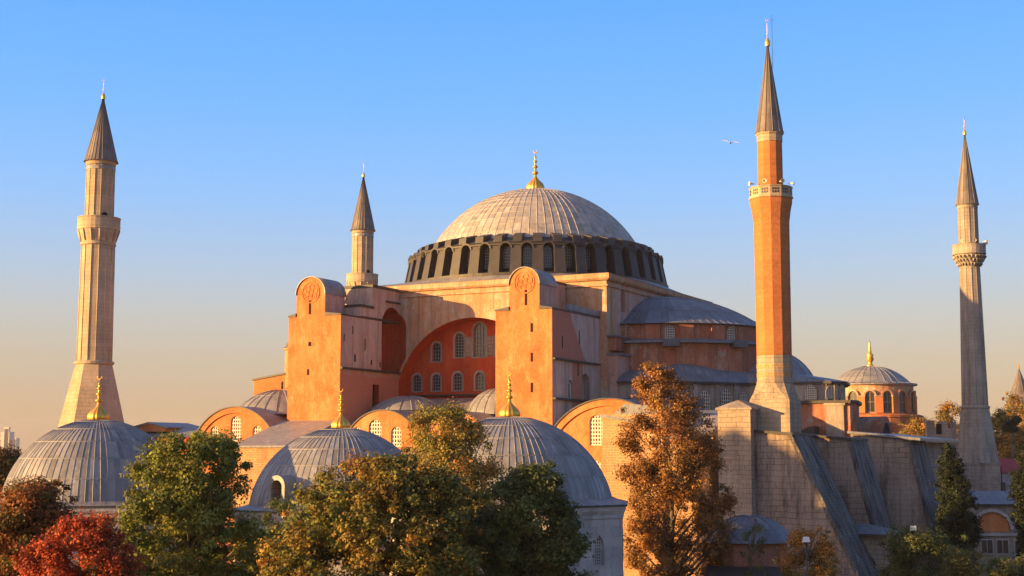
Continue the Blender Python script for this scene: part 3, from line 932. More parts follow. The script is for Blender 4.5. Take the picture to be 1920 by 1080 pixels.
b.prism([(41.0, 18.0), (44.6, 18.0), (44.6, 20.4), (43.6, 20.1), (42.2, 19.2)], 'y', -12.5, -9.62, 'lead_dark')
b.build('lean_to_roof', ap)

# --- west side parts beside the left pier
b = MB()
b.prism([(-30.5, 18), (-19.5, 18), (-19.5, 28.6), (-30.5, 27.1)], 'y', -27.5, -21, 'brick_orange'); b.prism([(-30.7, 27.1), (-19.5, 28.6), (-19.5, 28.85), (-30.7, 27.35)], 'y', -27.7, -20.9, 'lead_dark')
ww = b.build('west_wall', B)
slits(ww, -27.5, [(-25.6, 25.8, .3, 1.1)])
b = MB()
b.revolve([(1.9, 26), (1.9, 31.2), (2.1, 31.25), (2.1, 31.5)], 16, 'brick_yellow', (-24.0, -26.0), cap=False)
st = b.build('stair_turret', B)
dome_mb([(2.15, 31.5)] + sphere_prof(1.9, 31.6, 0, 33.0, 6), 16, 'lead', (-24.0, -26.0), every=1, rw=.04, rh=.06, lap=3).build('turret_dome', st)
b = dome_mb(sphere_prof(6.6, 22.2, 0, 25.7, 10), 48, 'lead', (-25.6, -27.6), every=2, rw=.05, rh=.09, lap=5, var=.1, seed=6)
b.build('small_dome', B)

# --- south aisle: body, lunettes, roofs
b = MB()
b.box(-33, 33, -35.75, -20.05, 0, 19.8, 'plaster_salmon')
b.build('aisle_body', B)
b = MB()
b.prism([(-35.7, 20.0), (-20.06, 24.4), (-20.06, 19.7), (-35.7, 19.6)], 'x', -11.3, 11.35, 'lead_sheet')
b.prism([(-35.7, 20.0), (-20.06, 24.0), (-20.06, 19.7), (-35.7, 19.6)], 'x', 19.05, 33, 'lead_blue')
b.prism([(-35.7, 20.0), (-27.5, 22.2), (-27.5, 19.7), (-35.7, 19.6)], 'x', -33, -19.7, 'lead_sheet')
b.build('aisle_roof', B)
for (cu, cv, r_, zb, za, seed) in ((-6.6, -25.2, 5.2, 22.6, 24.6, 3), (7.6, -26.0, 4.4, 21.9, 25.3, 5), (1.0, -29.0, 3.5, 21.4, 22.7, 8)):
    dome_mb(sphere_prof(r_, zb, 0, za, 8), 40, 'lead', (cu, cv), every=2, rw=.05, rh=.08, lap=4, var=.12, seed=seed).build('aisle_dome', B)

def lunette(u0, u1, zs, za, z0, v0, v1, wall, roof, wn, depth=.35, name='lunette', rim=True):
    """gable of a barrel vault: segmental arch wall, recessed field, lead vault running back"""
    w = (u1 - u0) / 2; h = za - zs; Rr = (w * w + h * h) / (2 * h); uc = (u0 + u1) / 2; zc = za - Rr
    am = math.asin(min(1, w / Rr))
    if h > w: am = PI - am
    arc = [(uc + Rr * math.sin(am - 2 * am * k / 24), zc + Rr * math.cos(am - 2 * am * k / 24)) for k in range(25)]
    b = MB()
    b.prism([(u0, z0), (u1, z0)] + arc, 'y', v0, v0 + 1.2, wall)
    o = b.build(name, B)
    cb = MB()
    for (u, z, ww_, hh_) in wn:
        cb.prism(arch(ww_, hh_, 12, False, u, z), 'y', v0 - .5, v0 + depth + .12, wall)
    if rim:
        s_ = (Rr - .75) / Rr
        arc2 = [(uc + (p[0] - uc) * s_, zc + (p[1] - zc) * s_) for p in arc]
        c2 = MB(); c2.prism([(arc2[-1][0], z0 - 1), (arc2[0][0], z0 - 1)] + arc2, 'y', v0 - .5, v0 + .22, wall); cut(o, c2)
    cut(o, cb)
    for (u, z, ww_, hh_) in wn:
        window(o, u, v0 + (.22 if rim else 0), z, ww_, hh_, frame=0, nx=5 if ww_ > 1.5 else 4, nz=max(4, int(hh_ / .42)), bar=.16, depth=depth - .1, lm='lattice')
    b = MB()
    A_ = [(uc + (p[0] - uc) * (Rr + .16) / Rr, zc + (p[1] - zc) * (Rr + .16) / Rr) for p in arc]
    for k in range(24):
        p, q, pa, qa = A_[k], A_[k + 1], arc[k], arc[k + 1]
        b.poly([(p[0], v0 - .15, p[1]), (q[0], v0 - .15, q[1]), (q[0], v1, q[1]), (p[0], v1, p[1])], roof, .9 + .2 * rnd.random())
        b.poly([(p[0], v0 - .15, p[1]), (q[0], v0 - .15, q[1]), (qa[0], v0 - .15, qa[1]), (pa[0], v0 - .15, pa[1])], 'lead_dark')
        b.poly([(pa[0], v0 - .15, pa[1]), (qa[0], v0 - .15, qa[1]), (qa[0], v0 + .02, qa[1]), (pa[0], v0 + .02, pa[1])], 'lead_dark')
    b.build('vault_roof', o)
    return o
l1 = lunette(-32.6, -19.9, 19.4, 23.05, 14, -37, -28, 'brick_orange', 'lead_sheet', [(-26.2, 18.6, 1.75, 3.3), (-29.7, 18.6, 1.5, 2.0), (-22.7, 18.6, 1.5, 2.0)])
l2 = lunette(-8.4, 1.9, 19.3, 22.3, 14, -37, -29.5, 'plaster_orange', 'lead_sheet', [(-4.3, 18.0, 1.9, 3.2), (-1.2, 17.8, 1.5, 2.5), (-7.0, 18.0, 1.3, 2.3)], rim=False)
l3 = lunette(3.0, 10.2, 20.4, 22.0, 14, -36, -29, 'plaster_orange', 'lead_sheet', [(6.6, 17.6, 1.6, 2.6)], rim=False)
l4 = lunette(20.3, 34.2, 19.7, 23.2, 6, -37, -29, 'plaster_orange', 'lead_sheet', [(25.7, 17.9, 1.65, 3.5), (25.6, 13.6, 1.65, 2.6)])
b = MB(); b.box(-8.3, 11.2, -42.5, -37.02, 0, 15.3, 'plaster_salmon'); b.prism([(-42.8, 15.3), (-37.02, 15.3), (-37.02, 17.6)], 'x', -8.5, 11.4, 'lead_sheet'); b.build('porch_lean_to', B)
# lean-to with yellow brick front under the left pier
b = MB()
b.prism([(-44.4, 0), (-34.5, 0), (-34.5, 20.9), (-44.4, 17.75)], 'x', -20.2, -11.5, 'brick_yellow')
lt = b.build('lean_to', B)
b = MB(); b.prism([(-44.75, 17.7), (-34.48, 21.0), (-34.48, 21.25), (-44.8, 17.95)], 'x', -20.5, -11.2, 'lead_sheet'); b.build('lead_roof', lt)
b = MB()
b.box(-12.9, -11.6, -44.9, -44.42, 16.8, 17.3, 'stone_dark'); b.build('broken_cornice', lt)
# west annexe roofs beyond
b = MB()
b.box(-47, -33.2, -35.5, -26, 0, 19.2, 'plaster_red'); an = b.build('annexe', B)
b = MB(); b.prism([(-35.8, 19.2), (-25.8, 19.2), (-30.6, 20.6)], 'x', -47.3, -33.0, 'lead_sheet'); b.build('annexe_roof', an)
b = MB(); b.prism([(-46.5, 20.0), (-40.5, 20.0), (-40.5, 20.5), (-43.5, 21.1), (-46.5, 20.5)], 'y', -34, -26, 'plaster_orange'); b.prism([(-46.8, 20.45), (-43.5, 21.1), (-40.2, 20.45), (-40.2, 20.65), (-43.5, 21.35), (-46.8, 20.65)], 'y', -34.2, -25.8, 'lead_sheet'); b.build('annexe_gable', an)

# --- east end of the south front: sloping stone buttress with lead roof
b = MB()
b.box(28.2, 36.0, -43, -37.02, 0, 21.3, 'brick_yellow', (28.8, 36.0, -41.8, -37.02))
eb = b.build('front_buttress', B)
b = MB(); b.prism([(28.5, 21.32), (36.2, 20.2), (36.2, 19.8), (28.5, 21.0)], 'y', -42.1, -36.2, 'lead_blue'); b.prism([(28.5, 21.33), (36.2, 20.21), (36.2, 22.1), (30, 22.6)], 'y', -38.5, -36.1, 'lead_blue'); b.build('lead_roof', eb)
b = MB(); b.box(36.02, 41.0, -41.6, -30, 0, 18.6, 'brick_yellow'); b.prism([(-41.9, 18.6), (-29.8, 18.6), (-29.8, 22.0), (-36, 21.2)], 'x', 36.0, 41.0, 'lead_sheet'); b.build('south_east_wing', B)

# --- stone gabled pier beside the brick minaret
b = MB()
b.box(42.4, 46.0, -42.6, -36.8, 0, 21.6, 'stone'); gp = b.build('stone_pier', B)
b = MB()
b.box(42.2, 46.2, -42.8, -36.6, 21.6, 21.8, 'stone_grey')
i = b.pts([(42.2, -42.8, 21.8), (46.2, -42.8, 21.8), (46.2, -36.6, 21.8), (42.2, -36.6, 21.8), (44.1, -40.8, 22.7), (44.1, -38.6, 22.7)])
for q in ((0, 1, 4), (1, 2, 5, 4), (2, 3, 5), (3, 0, 4, 5)): b.face([i[x] for x in q], 'stone_grey')
b.build('pier_cap', gp)

# --- great raking buttresses of the east end
def raking(u0, ut, ub, v0, v1, zt, name, drop=.6, zb=0.0, cap=True):
    b = MB()
    b.prism([(u0, zb), (ub, zb), (ut, zt - drop), (u0, zt)], 'y', v0, v1, 'stone_big')
    o = b.build(name, B)
    # weathered masonry of the raking back, standing 5 cm proud
    dx, dz = ub - ut, -(zt - drop - zb); L = math.hypot(dx, dz); nx, nz = -dz / L, dx / L
    b = MB()
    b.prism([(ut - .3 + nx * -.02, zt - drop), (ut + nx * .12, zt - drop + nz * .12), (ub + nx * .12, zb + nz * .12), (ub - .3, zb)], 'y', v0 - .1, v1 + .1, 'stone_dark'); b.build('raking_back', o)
    if cap:
        b = MB(); b.prism([(u0, zt - .02), (ut + .25, zt - drop - .05), (ut + .25, zt - drop + .2), (u0, zt + .25)], 'y', v0 - .25, v1 + .2, 'lead_dark'); b.build('coping', o)
    return o
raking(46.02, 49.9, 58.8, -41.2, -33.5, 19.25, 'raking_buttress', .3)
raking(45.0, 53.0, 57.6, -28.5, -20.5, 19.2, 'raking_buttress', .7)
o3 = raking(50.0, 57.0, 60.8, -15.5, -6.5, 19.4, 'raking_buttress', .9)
b = MB(); b.prism([(49.7, 19.7), (58.3, 18.8), (58.3, 18.5), (49.7, 19.4)], 'y', -15.9, 12, 'lead_blue'); b.box(49.7, 56.5, -6.4, 12, 0, 18.4, 'stone_big'); b.build('east_lead_roof', B)
b = MB()
for k in range(24):
    a0, a1 = PI * k / 24, PI * (k + 1) / 24
    for (q0, q1, m_) in ((2.6, 3.1, 'plaster_salmon'),):
        P = [(50.05 + .0, -2 + q * math.cos(a), 18.2 + q * math.sin(a)) for a in (a0, a1) for q in (q0, q1)]
b.prism([(p[0] + 0, p[1] + 18.4) for p in arch(6, 3.4, 14)], 'x', 47.0, 51.0, 'plaster_salmon')
b.prism([(p[0] + 0, p[1] + 18.4) for p in arch(4.6, 2.6, 14)], 'x', 51.0, 51.04, 'void')
b.build('east_arch', B)

# ------------------------------------------------------------------ minarets
def ribbed(prof, n, m, rib=.07, rr=.09, mats=None):
    """polygonal shaft with roll mouldings on its edges"""
    b = MB()
    b.revolve(prof, n, m, mats=mats)
    for k in range(n):
        a = 2 * PI * k / n
        for (r0, z0), (r1, z1) in zip(prof[:-1], prof[1:]):
            if abs(z1 - z0) > 2:
                b.tube((r0 * math.cos(a), r0 * math.sin(a), z0), (r1 * math.cos(a), r1 * math.sin(a), z1), rr, rr, m, 5)
    return b
def spire_mb(r, z0, z1, n, m='lead_spire', seed=1):
    prof = [(r * 1.07, z0), (r * 1.0, z0 + .25)] + [(max(.08, r * (1 - k / 12)), z0 + .25 + (z1 - z0 - .25) * k / 12) for k in range(1, 13)]
    return dome_mb(prof, n, m, every=1, rw=.035, rh=.05, lap=3, var=.16, seed=seed)
def speakers(root, zs, r, angs):
    for a in angs:
        b = MB()
        b.revolve([(.06, 0), (.08, .25), (.13, .45), (.25, .62), (.22, .62), (.08, .4)], 12, 'lattice', cap=False, sm=True)
        o = b.build('loudspeaker', root, ((r - .25) * math.cos(a), (r - .25) * math.sin(a), zs))
        o.rotation_euler = (0, PI / 2, a)

def stone_minaret(x, y, label, zt, zc, zbal, zb2, zs, rU, rB, rS0, rS1, base, n, m, muq=False, seed=1, spk=None, group='four tall minarets around the basilica'):
    root = empty('minaret', (x, y, 0))
    tag(root, label, 'minaret', group)
    root.rotation_euler.z = .12 * seed
    b = ribbed([(rS1, zs), (rS0, zb2 - 1.3)], n, m, rr=rS0 * .032)
    b.build('shaft', root)
    # base
    b = MB(); b.revolve(base, 8, m, phase=PI / 8); b.build('base', root)
    if muq:
        b = MB(); b.box(-2.95, 2.95, -2.95, 2.95, 0, 15.3, m); b.box(-3.1, 3.1, -3.1, 3.1, 15.3, 15.55, m); o = b.build('plinth', root); o.rotation_euler.z = -R(12) - root.rotation_euler.z
        b = MB(); b.tube((3.2, -2.2, 0), (3.2, -2.2, 15), .09, .09, 'iron'); o = b.build('drain_pipe', root); o.rotation_euler.z = -R(12) - root.rotation_euler.z
    b = MB(); b.revolve([(rS1 * 1.02, zs - .25), (rS1 * 1.12, zs - .2), (rS1 * 1.14, zs + .1), (rS1 * 1.02, zs + .25)], n * 2, m); b.build('ring_moulding', root)
    # balcony
    b = MB()
    if muq:
        b.revolve([(rS0, zb2 - 1.3), (rS0 * 1.06, zb2 - .9), (rS0 * 1.2, zb2 - .3), (rB * .92, zb2 + .55), (rB * .92, zb2 + .75)], n, m)
        for lv, (r_, z_) in enumerate(((rS0 * 1.12, zb2 - .75), (rS0 * 1.32, zb2 - .15), (rB * .92, zb2 + .4))):
            for k in range(n * 2):
                a = 2 * PI * (k + .5 * (lv % 2)) / (n * 2)
                b.box(-.09, .09, -.09, .09, 0, .01, m) if False else b.tube((r_ * math.cos(a), r_ * math.sin(a), z_ - .35), ((r_ + .16) * math.cos(a), (r_ + .16) * math.sin(a), z_ + .12), .05, .2, m, 5)
    else:
        b.revolve([(rS0, zb2 - 1.3), (rS0 * 1.07, zb2 - 1.2), (rS0 * 1.07, zb2 - .95), (rS0 * 1.02, zb2 - .8), (rS0 * 1.12, zb2), (rB * .97, zb2 + .9), (rB, zb2 + 1.0), (rB, zb2 + 1.25)], n * 2, m)
        for k in range(n):
            a = 2 * PI * k / n
            b.tube((rS0 * 1.05 * math.cos(a), rS0 * 1.05 * math.sin(a), zb2 - .7), (rB * .98 * math.cos(a), rB * .98 * math.sin(a), zb2 + .9), .09, .16, m, 5)
    zf = zb2 + (.75 if muq else 1.25)
    b.revolve([(rB, zf), (rB + .06, zf + .1), (rB, zf + .2), (rB, zbal - .15), (rB + .07, zbal - .12), (rB + .07, zbal), (rB - .15, zbal), (rB - .15, zf + .1), (.5, zf + .1)], n * 2, m, cap=False)
    b.build('balcony', root)
    b = ribbed([(rU, zf), (rU * .98, zc - .5)], n, m, rr=rU * .032); up = b.build('upper_shaft', root)
    b = MB(); b.prism([(p[0], p[1] + zf + .1) for p in arch(.8, 2.0, 8)], 'y', -rU - .04, -rU + .1, 'void'); o = b.build('door', up); o.rotation_euler.z = R(38) - root.rotation_euler.z
    # band below the spire
    b = MB(); b.revolve([(rU, zc - .55), (rU * 1.03, zc - .5), (rU * 1.04, zc - .12), (rU * 1.12, zc), (rU * .9, zc + .01)], n * 2, m, cap=False); b.build('collar', root)
    if not muq:
        b = MB()
        i = b.pts([(rU * 1.025 * math.cos(PI * k / n), rU * 1.025 * math.sin(PI * k / n), zc - 1.2) for k in range(2 * n)])
        j = b.pts([(rU * 1.025 * math.cos(PI * k / n), rU * 1.025 * math.sin(PI * k / n), zc - .7) for k in range(2 * n)])
        for k in range(2 * n):
            l = (k + 1) % (2 * n)
            b.face([i[k], i[l], j[l], j[k]], 'tile' if k % 2 else m)
        b.build('tile_band', up)
    sp = spire_mb(rU * 1.12, zc, zt - 2.6, n * 2 if not muq else n, seed=seed).build('spire', root)
    finial_mb(2.9, .28, 10).build('finial', sp, (0, 0, zt - 2.9))
    if spk: speakers(root, zbal + .35, rB, spk)
    return root

stone_minaret(-58.2, 196, 'thick pale stone minaret rising behind the leftmost grey tomb dome', 70.0, 57.9, 49.9, 47.2, 29.5, 1.98, 2.92, 2.28, 2.4,
              [(5.2, 0), (5.2, 14), (4.75, 19.5), (4.5, 21), (2.5, 29.4)], 14, 'stone_minaret', seed=1)
stone_minaret(-28.5, 266, 'stone minaret standing behind the basilica, only its top above the left roof', 72.6, 59.2, 50.8, 48.2, 30.0, 2.02, 3.0, 2.3, 2.45,
              [(5.2, 0), (5.2, 14), (2.6, 29.9)], 14, 'stone_minaret', seed=2)
stone_minaret(71.15, 217, 'slender grey stone minaret farthest to the right, mostly in shade', 69.6, 55.5, 49.2, 46.9, 24.0, 1.5, 2.5, 1.5, 1.95,
              [(3.35, 15.55), (2.15, 23.95)], 12, 'stone_grey', muq=True, seed=3, spk=[R(x) for x in (-150, -110, -60, -20)])

# brick minaret
BM = empty('minaret', (28.5, 152.8, 0), -A)
tag(BM, 'orange red brick minaret with white parapet beside the stone buttresses', 'minaret', 'four tall minarets around the basilica')
b = MB(); b.box(-2.2, 2.2, -2.2, 2.2, 0, 22.6, 'stone'); b.build('square_base', BM)
b = MB()   # faceted transition from the square to the polygon
n = 12
lo = []; hi = []
for k in range(n):
    a = 2 * PI * k / n + PI / n
    q = 2.2 / max(abs(math.cos(a)), abs(math.sin(a)))
    lo.append((q * math.cos(a), q * math.sin(a), 22.6)); hi.append((1.93 * math.cos(a), 1.93 * math.sin(a), 24.6))
i = b.pts(lo); j = b.pts(hi)
md = b.pts([((lo[k][0] + lo[(k + 1) % n][0] + hi[k][0] + hi[(k + 1) % n][0]) / 4 * 1.05, (lo[k][1] + lo[(k + 1) % n][1] + hi[k][1] + hi[(k + 1) % n][1]) / 4 * 1.05, 23.5) for k in range(n)])
for k in range(n):
    l = (k + 1) % n
    for tri in ((i[k], i[l], md[k]), (i[l], j[l], md[k]), (j[l], j[k], md[k]), (j[k], i[k], md[k])): b.face(list(tri), 'stone')
b.build('faceted_transition', BM)
b = MB()
b.revolve([(1.9, 24.6), (1.9, 27.5)], n, 'stone', phase=PI / n)
sb = b.build('stone_drum', BM)
b = MB()
for z in (25.2, 26.1): b.revolve([(1.93, z), (1.93, z + .45)], n, 'brick_yellow', phase=PI / n)
b.revolve([(1.95, 24.5), (2.02, 24.6), (1.95, 24.72)], n, 'stone', phase=PI / n); b.build('brick_bands', sb)
b = MB(); b.revolve([(1.88, 27.5), (1.90, 36), (1.94, 42.2), (2.0, 42.6), (2.12, 43.5), (2.3, 44.3), (2.3, 44.7)], n, 'brick_minaret', phase=PI / n); b.build('shaft', BM)
b = MB()
b.revolve([(2.34, 44.7), (2.42, 44.75), (2.42, 44.95), (2.33, 45.0), (2.33, 45.85), (2.4, 45.9), (2.4, 46.02), (2.15, 46.02), (2.15, 45.0), (.5, 45.0)], n, 'stone_minaret', cap=False, phase=PI / n)
bl = b.build('balcony', BM)
b = MB()
for k in range(n):
    a = 2 * PI * k / n
    c_ = Vector((2.33 * math.cos(PI / n) * math.cos(a), 2.33 * math.cos(PI / n) * math.sin(a), 45.42)); t_ = Vector((-math.sin(a), math.cos(a), 0)); o_ = Vector((math.cos(a), math.sin(a), 0))
    for dx in (-.28, .0, .28):
        for dz in (-.17, .17):
            b.poly([c_ + t_ * (dx + x_ * .1) + o_ * .015 + Vector((0, 0, dz + z_ * .12)) for (x_, z_) in ((-1, -1), (1, -1), (1, 1), (-1, 1))], 'iron')
b.build('pierced_panels', bl)
b = MB(); b.revolve([(1.36, 45.0), (1.34, 51.1)], n, 'brick_minaret', phase=PI / n); us_ = b.build('upper_shaft', BM)
b = MB(); b.revolve([(1.36, 51.1), (1.4, 51.12), (1.4, 51.85), (1.5, 51.95), (1.56, 52.12), (1.2, 52.13)], n, 'stone_minaret', cap=False, phase=PI / n); b.build('collar', BM)
sp = spire_mb(1.5, 52.12, 62.4, 12, seed=7).build('spire', BM)
finial_mb(3.1, .28, 10).build('finial', sp, (0, 0, 62.1))
b = MB(); b.tube((.55, 0, 59.5), (.55, 0, 65.6), .03, .02, 'iron', 5); b.tube((.3, 0, 65.0), (.8, 0, 65.0), .02, .02, 'iron', 4); b.build('lightning_rod', sp)
speakers(BM, 46.4, 2.2, [R(x) + A for x in (-165, -115, -70, -20)])
for z in (30.5, 34.0, 38.5, 47.0, 49.2):
    pass

# ------------------------------------------------------------------ domed tombs in front
def tomb(x, y, rd, zb, za, zw, rot, label, nrib, seed, fh, dormer=None, wins=True):
    root = empty('domed_tomb', (x, y, 0), rot)
    tag(root, label, 'tomb', 'grey domed tombs in front of the basilica')
    n8 = 8
    rw_ = rd * 1.10 / math.cos(PI / 8)
    b = MB()
    b.revolve([(rw_, 0), (rw_, zw - .9)], n8, 'marble', phase=PI / 8)
    wl_ = b.build('wall', root)
    ap_ = rw_ * math.cos(PI / 8)
    cb = MB(); spots = []
    if wins:
        for k in range(n8):
            a = 2 * PI * k / n8
            for (z, h) in ((zw - 4.2, 2.15), (zw - 7.6, 2.3), (zw - 11.2, 2.4)):
                for d in (-1.25, 1.25):
                    px, py = ap_ * math.cos(a) - d * math.sin(a), ap_ * math.sin(a) + d * math.cos(a)
                    spots.append((px, py, z, h, a + PI / 2))
                    ol_ = arch(.95, h, 10, True)
                    i_ = []
                    ca, sa = math.cos(a + PI / 2), math.sin(a + PI / 2)
                    i0 = cb.pts([(px + p[0] * ca - (-.5) * sa, py + p[0] * sa + (-.5) * ca, z + p[1]) for p in ol_])
                    i1 = cb.pts([(px + p[0] * ca - .3 * sa, py + p[0] * sa + .3 * ca, z + p[1]) for p in ol_])
                    m_ = len(ol_)
                    for q in range(m_):
                        l = (q + 1) % m_
                        cb.face([i0[q], i0[l], i1[l], i1[q]], 'marble')
                    cb.face(i0[::-1], 'marble'); cb.face(i1, 'marble')
        cut(wl_, cb)
        for (px, py, z, h, rz) in spots:
            window(wl_, px, py, z, .95, h, rz, frame=.14, nx=5, nz=10, bar=.075, depth=.22, proud=.05, pointed=True, fm='marble', lm='marble')
    b = MB()
    b.revolve([(rw_ + .02, zw - .9), (rw_ + .12, zw - .85), (rw_ + .12, zw - .6), (rw_ + .3, zw - .3), (rw_ + .34, zw - .1), (rw_ + .34, zw), (rw_ - .4, zw)], n8, 'marble', cap=False, phase=PI / 8)
    b.build('cornice', root)
    b = MB()
    b.revolve([(rw_ + .45, zw + .003), (rw_ + .45, zw + .14)], n8, 'lead_dark', cap=False, phase=PI / 8)
    i = b.pts([((rw_ + .45) * math.cos(2 * PI * k / 64) / max(1e-6, 1) * 0 + ((rw_ + .45) * math.cos(PI / 8) / math.cos(((2 * PI * k / 64) + PI / 8) % (PI / 4) - PI / 8)) * math.cos(2 * PI * k / 64),
                ((rw_ + .45) * math.cos(PI / 8) / math.cos(((2 * PI * k / 64) + PI / 8) % (PI / 4) - PI / 8)) * math.sin(2 * PI * k / 64), zw + .142) for k in range(64)])
    j = b.pts([(rd * 1.02 * math.cos(2 * PI * k / 64), rd * 1.02 * math.sin(2 * PI * k / 64), zb + .05) for k in range(64)])
    for k in range(64):
        l = (k + 1) % 64
        b.face([i[k], i[l], j[l], j[k]], 'lead_sheet', .9 + .2 * rnd.random())
    b.build('eaves', root)
    prof = sphere_prof(rd, zb, 0, za, 30)
    # fuller shoulders than a plain cap
    b = dome_mb(prof, nrib * 2, 'lead', every=2, rw=.028, rh=.04, lap=5, var=.28, seed=seed)
    d = b.build('dome', root)
    finial_mb(fh, fh * .235, 14).build('finial', d, (0, 0, za - .08))
    if dormer is not None:
        a = dormer
        b = MB()
        o_ = arch(1.15, 2.0, 14)
        q_ = arch(1.75, 2.4, 14)
        i0 = b.pts([(p[0], -1.0, p[1]) for p in o_]); i1 = b.pts([(p[0], -1.0, p[1]) for p in q_])
        j0 = b.pts([(p[0], .6, p[1]) for p in o_]); j1 = b.pts([(p[0], 2.4, p[1]) for p in q_])
        for k in range(len(o_)):
            l = (k + 1) % len(o_)
            b.face([i0[k], i0[l], i1[l], i1[k]], 'lead'); b.face([i1[k], i1[l], j1[l], j1[k]], 'lead'); b.face([i0[l], i0[k], j0[k], j0[l]], 'stone')
        b.poly([(p[0], .3, p[1]) for p in o_], 'brick_yellow')
        rr = rd * .985
        b.build('dormer', d, (rr * math.cos(a), rr * math.sin(a), zb + .35), a + PI / 2)
    return root
tomb(-35.7, 122, 7.65, 13.1, 19.9, 12.7, R(10), 'grey ribbed tomb dome in front of the thick stone minaret, farthest left', 80, 11, 3.8)
tomb(-15.5, 128, 8.0, 12.4, 19.3, 12.0, R(5), 'grey ribbed tomb dome with a horseshoe dormer, middle of three', 72, 12, 3.6, dormer=R(-120) - R(5))
tomb(-0.2, 110, 7.9, 13.6, 19.85, 13.1, R(-5), 'grey ribbed tomb dome with marble walls and pointed lattice windows', 80, 13, 3.5)

# ------------------------------------------------------------------ second church, right background
HI = empty('church', (84.0, 330, 0), -A)
tag(HI, 'distant domed church with round arcaded drum of orange brick and gilded spike', 'church')
b = MB()
b.revolve([(11.4, 0), (11.4, 25.0), (11.7, 25.1), (11.7, 25.6), (10.2, 26.0)], 32, 'brick_orange', cap=False); b.build('lower_wall', HI)
b = MB(); b.revolve([(9.6, 25.6), (9.6, 32.5), (10.5, 32.6), (10.55, 32.9), (9.0, 33.1)], 40, 'plaster_face', cap=False, mats=['plaster_face', 'plaster_face', 'lead', 'lead']); dr = b.build('drum', HI)
b = MB()
for k in range(16):
    a = 2 * PI * k / 16
    ca, sa = math.cos(a), math.sin(a)
    P = [(r * ca - w * sa, r * sa + w * ca, z) for z in (26.1, 29.8) for r in (9.3, 10.3) for w in (-.85, .85)]
    i = b.pts(P)
    for q in ((2, 3, 7, 6), (0, 2, 6, 4), (1, 5, 7, 3), (4, 6, 7, 5)): b.face([i[x] for x in q], 'brick_orange')
    P = [(r * ca - w * sa, r * sa + w * ca, z) for z in (29.8, 30.05) for r in (9.3, 10.4) for w in (-.93, .93)]
    i = b.pts(P)
    for q in ((2, 3, 7, 6), (0, 2, 6, 4), (1, 5, 7, 3), (4, 6, 7, 5), (0, 1, 3, 2)): b.face([i[x] for x in q], 'stone')
    am = a + PI / 16
    cm, sm_ = math.cos(am), math.sin(am)
    for q in range(10):
        a0, a1 = PI * q / 10, PI * (q + 1) / 10
        P = [(r * cm - w * math.cos(t_) * sm_, r * sm_ + w * math.cos(t_) * cm, 30.05 + w * math.sin(t_)) for t_ in (a0, a1) for w in (1.05, 1.4) for r in (9.4, 10.1)]
        i = b.pts(P)
        b.face([i[1], i[3], i[7], i[5]], 'plaster_face'); b.face([i[2], i[6], i[7], i[3]], 'brick_orange'); b.face([i[0], i[1], i[5], i[4]], 'brick_orange')
b.build('arcade', dr)
for k in range(16):
    am = 2 * PI * (k + .5) / 16
    window(dr, 9.66 * math.cos(am), 9.66 * math.sin(am), 26.3, 2.0, 4.6, am + PI / 2, frame=0, nx=2, nz=2, bar=.1, depth=-.02, lm='plaster_grey')
d = dome_mb([(10.4, 32.95)] + sphere_prof(8.9, 33.2, 0, 37.3, 12), 64, 'lead', every=2, rw=.05, rh=.08, lap=3, var=.1).build('dome', HI)
b = MB(); b.revolve([(1.3, 0), (.5, .5), (.55, 1.2), (.9, 1.6), (.7, 2.3), (.9, 2.7), (.4, 3.2), (.35, 3.9), (.25, 5), (.2, 5.6), (0, 6.2)], 14, 'gold', sm=True); b.build('finial', d, (0, 0, 37.2))
b = MB()
b.prism([(-20, 20), (6, 20), (6, 23.5), (-7, 26.2), (-20, 23.5)], 'y', -26, -7, 'brick_orange'); b.prism([(-20.5, 23.4), (-7, 26.2), (6.5, 23.4), (6.5, 23.8), (-7, 26.6), (-20.5, 23.8)], 'y', -26.4, -6, 'lead_sheet')
b.box(-22, 30, -26, 12, 0, 20, 'brick_orange')
b.box(-6, 24, -14, 10, 20.0, 23.2, 'brick_orange', mt='lead_sheet')
b.build('nave', HI)

# ------------------------------------------------------------------ small buildings at lower right
KD = empty('garden_kiosk', (21.3, 128, 0), R(-10))
tag(KD, 'small low building with a shallow blue grey lead dome below the stone buttress', 'kiosk')
b = MB(); b.revolve([(3.5, 0), (3.5, 9.2)], 8, 'plaster_salmon', phase=PI / 8); b.build('wall', KD)
b = dome_mb([(4.15, 9.2), (4.1, 9.4)] + sphere_prof(3.9, 9.45, 0, 11.5, 8), 32, 'lead_blue', every=2, rw=.04, rh=.06, lap=4); b.build('lead_roof', KD)
b = MB(); b.box(-3.5, 3.0, -8, -3.3, 0, 6.2, 'plaster_grey'); b.prism([(-8.4, 6.2), (-3.1, 6.2), (-3.1, 7.2)], 'x', -3.8, 3.3, 'lead_dark'); b.build('side_wing', KD)

FT = empty('fountain_house', (39.0, 155.4, 0), -A)
tag(FT, 'small stone fountain house with pointed arches and blue grey lead eaves', 'fountain house')
b = MB(); b.box(-2.5, 2.5, -2.5, 2.5, 0, 8.2, 'stone'); fw_ = b.build('wall', FT)
cb = MB(); cb.prism(arch(1.7, 5.0, 14, True, 0.2, 1.4), 'y', -3.5, -1.0, 'void'); cb2 = MB(); cb2.prism([(p[0], p[1]) for p in arch(1.7, 5.0, 14, True, 0.9, 1.4)], 'x', 1.6, 3.5, 'stone_grey'); cut(fw_, cb); cut(fw_, cb2)
b = MB()
i = b.pts([(-3.25, -3.25, 8.2), (3.25, -3.25, 8.2), (3.25, 3.25, 8.2), (-3.25, 3.25, 8.2), (-3.25, -3.25, 8.45), (3.25, -3.25, 8.45), (3.25, 3.25, 8.45), (-3.25, 3.25, 8.45), (-1, 0, 9.5)])
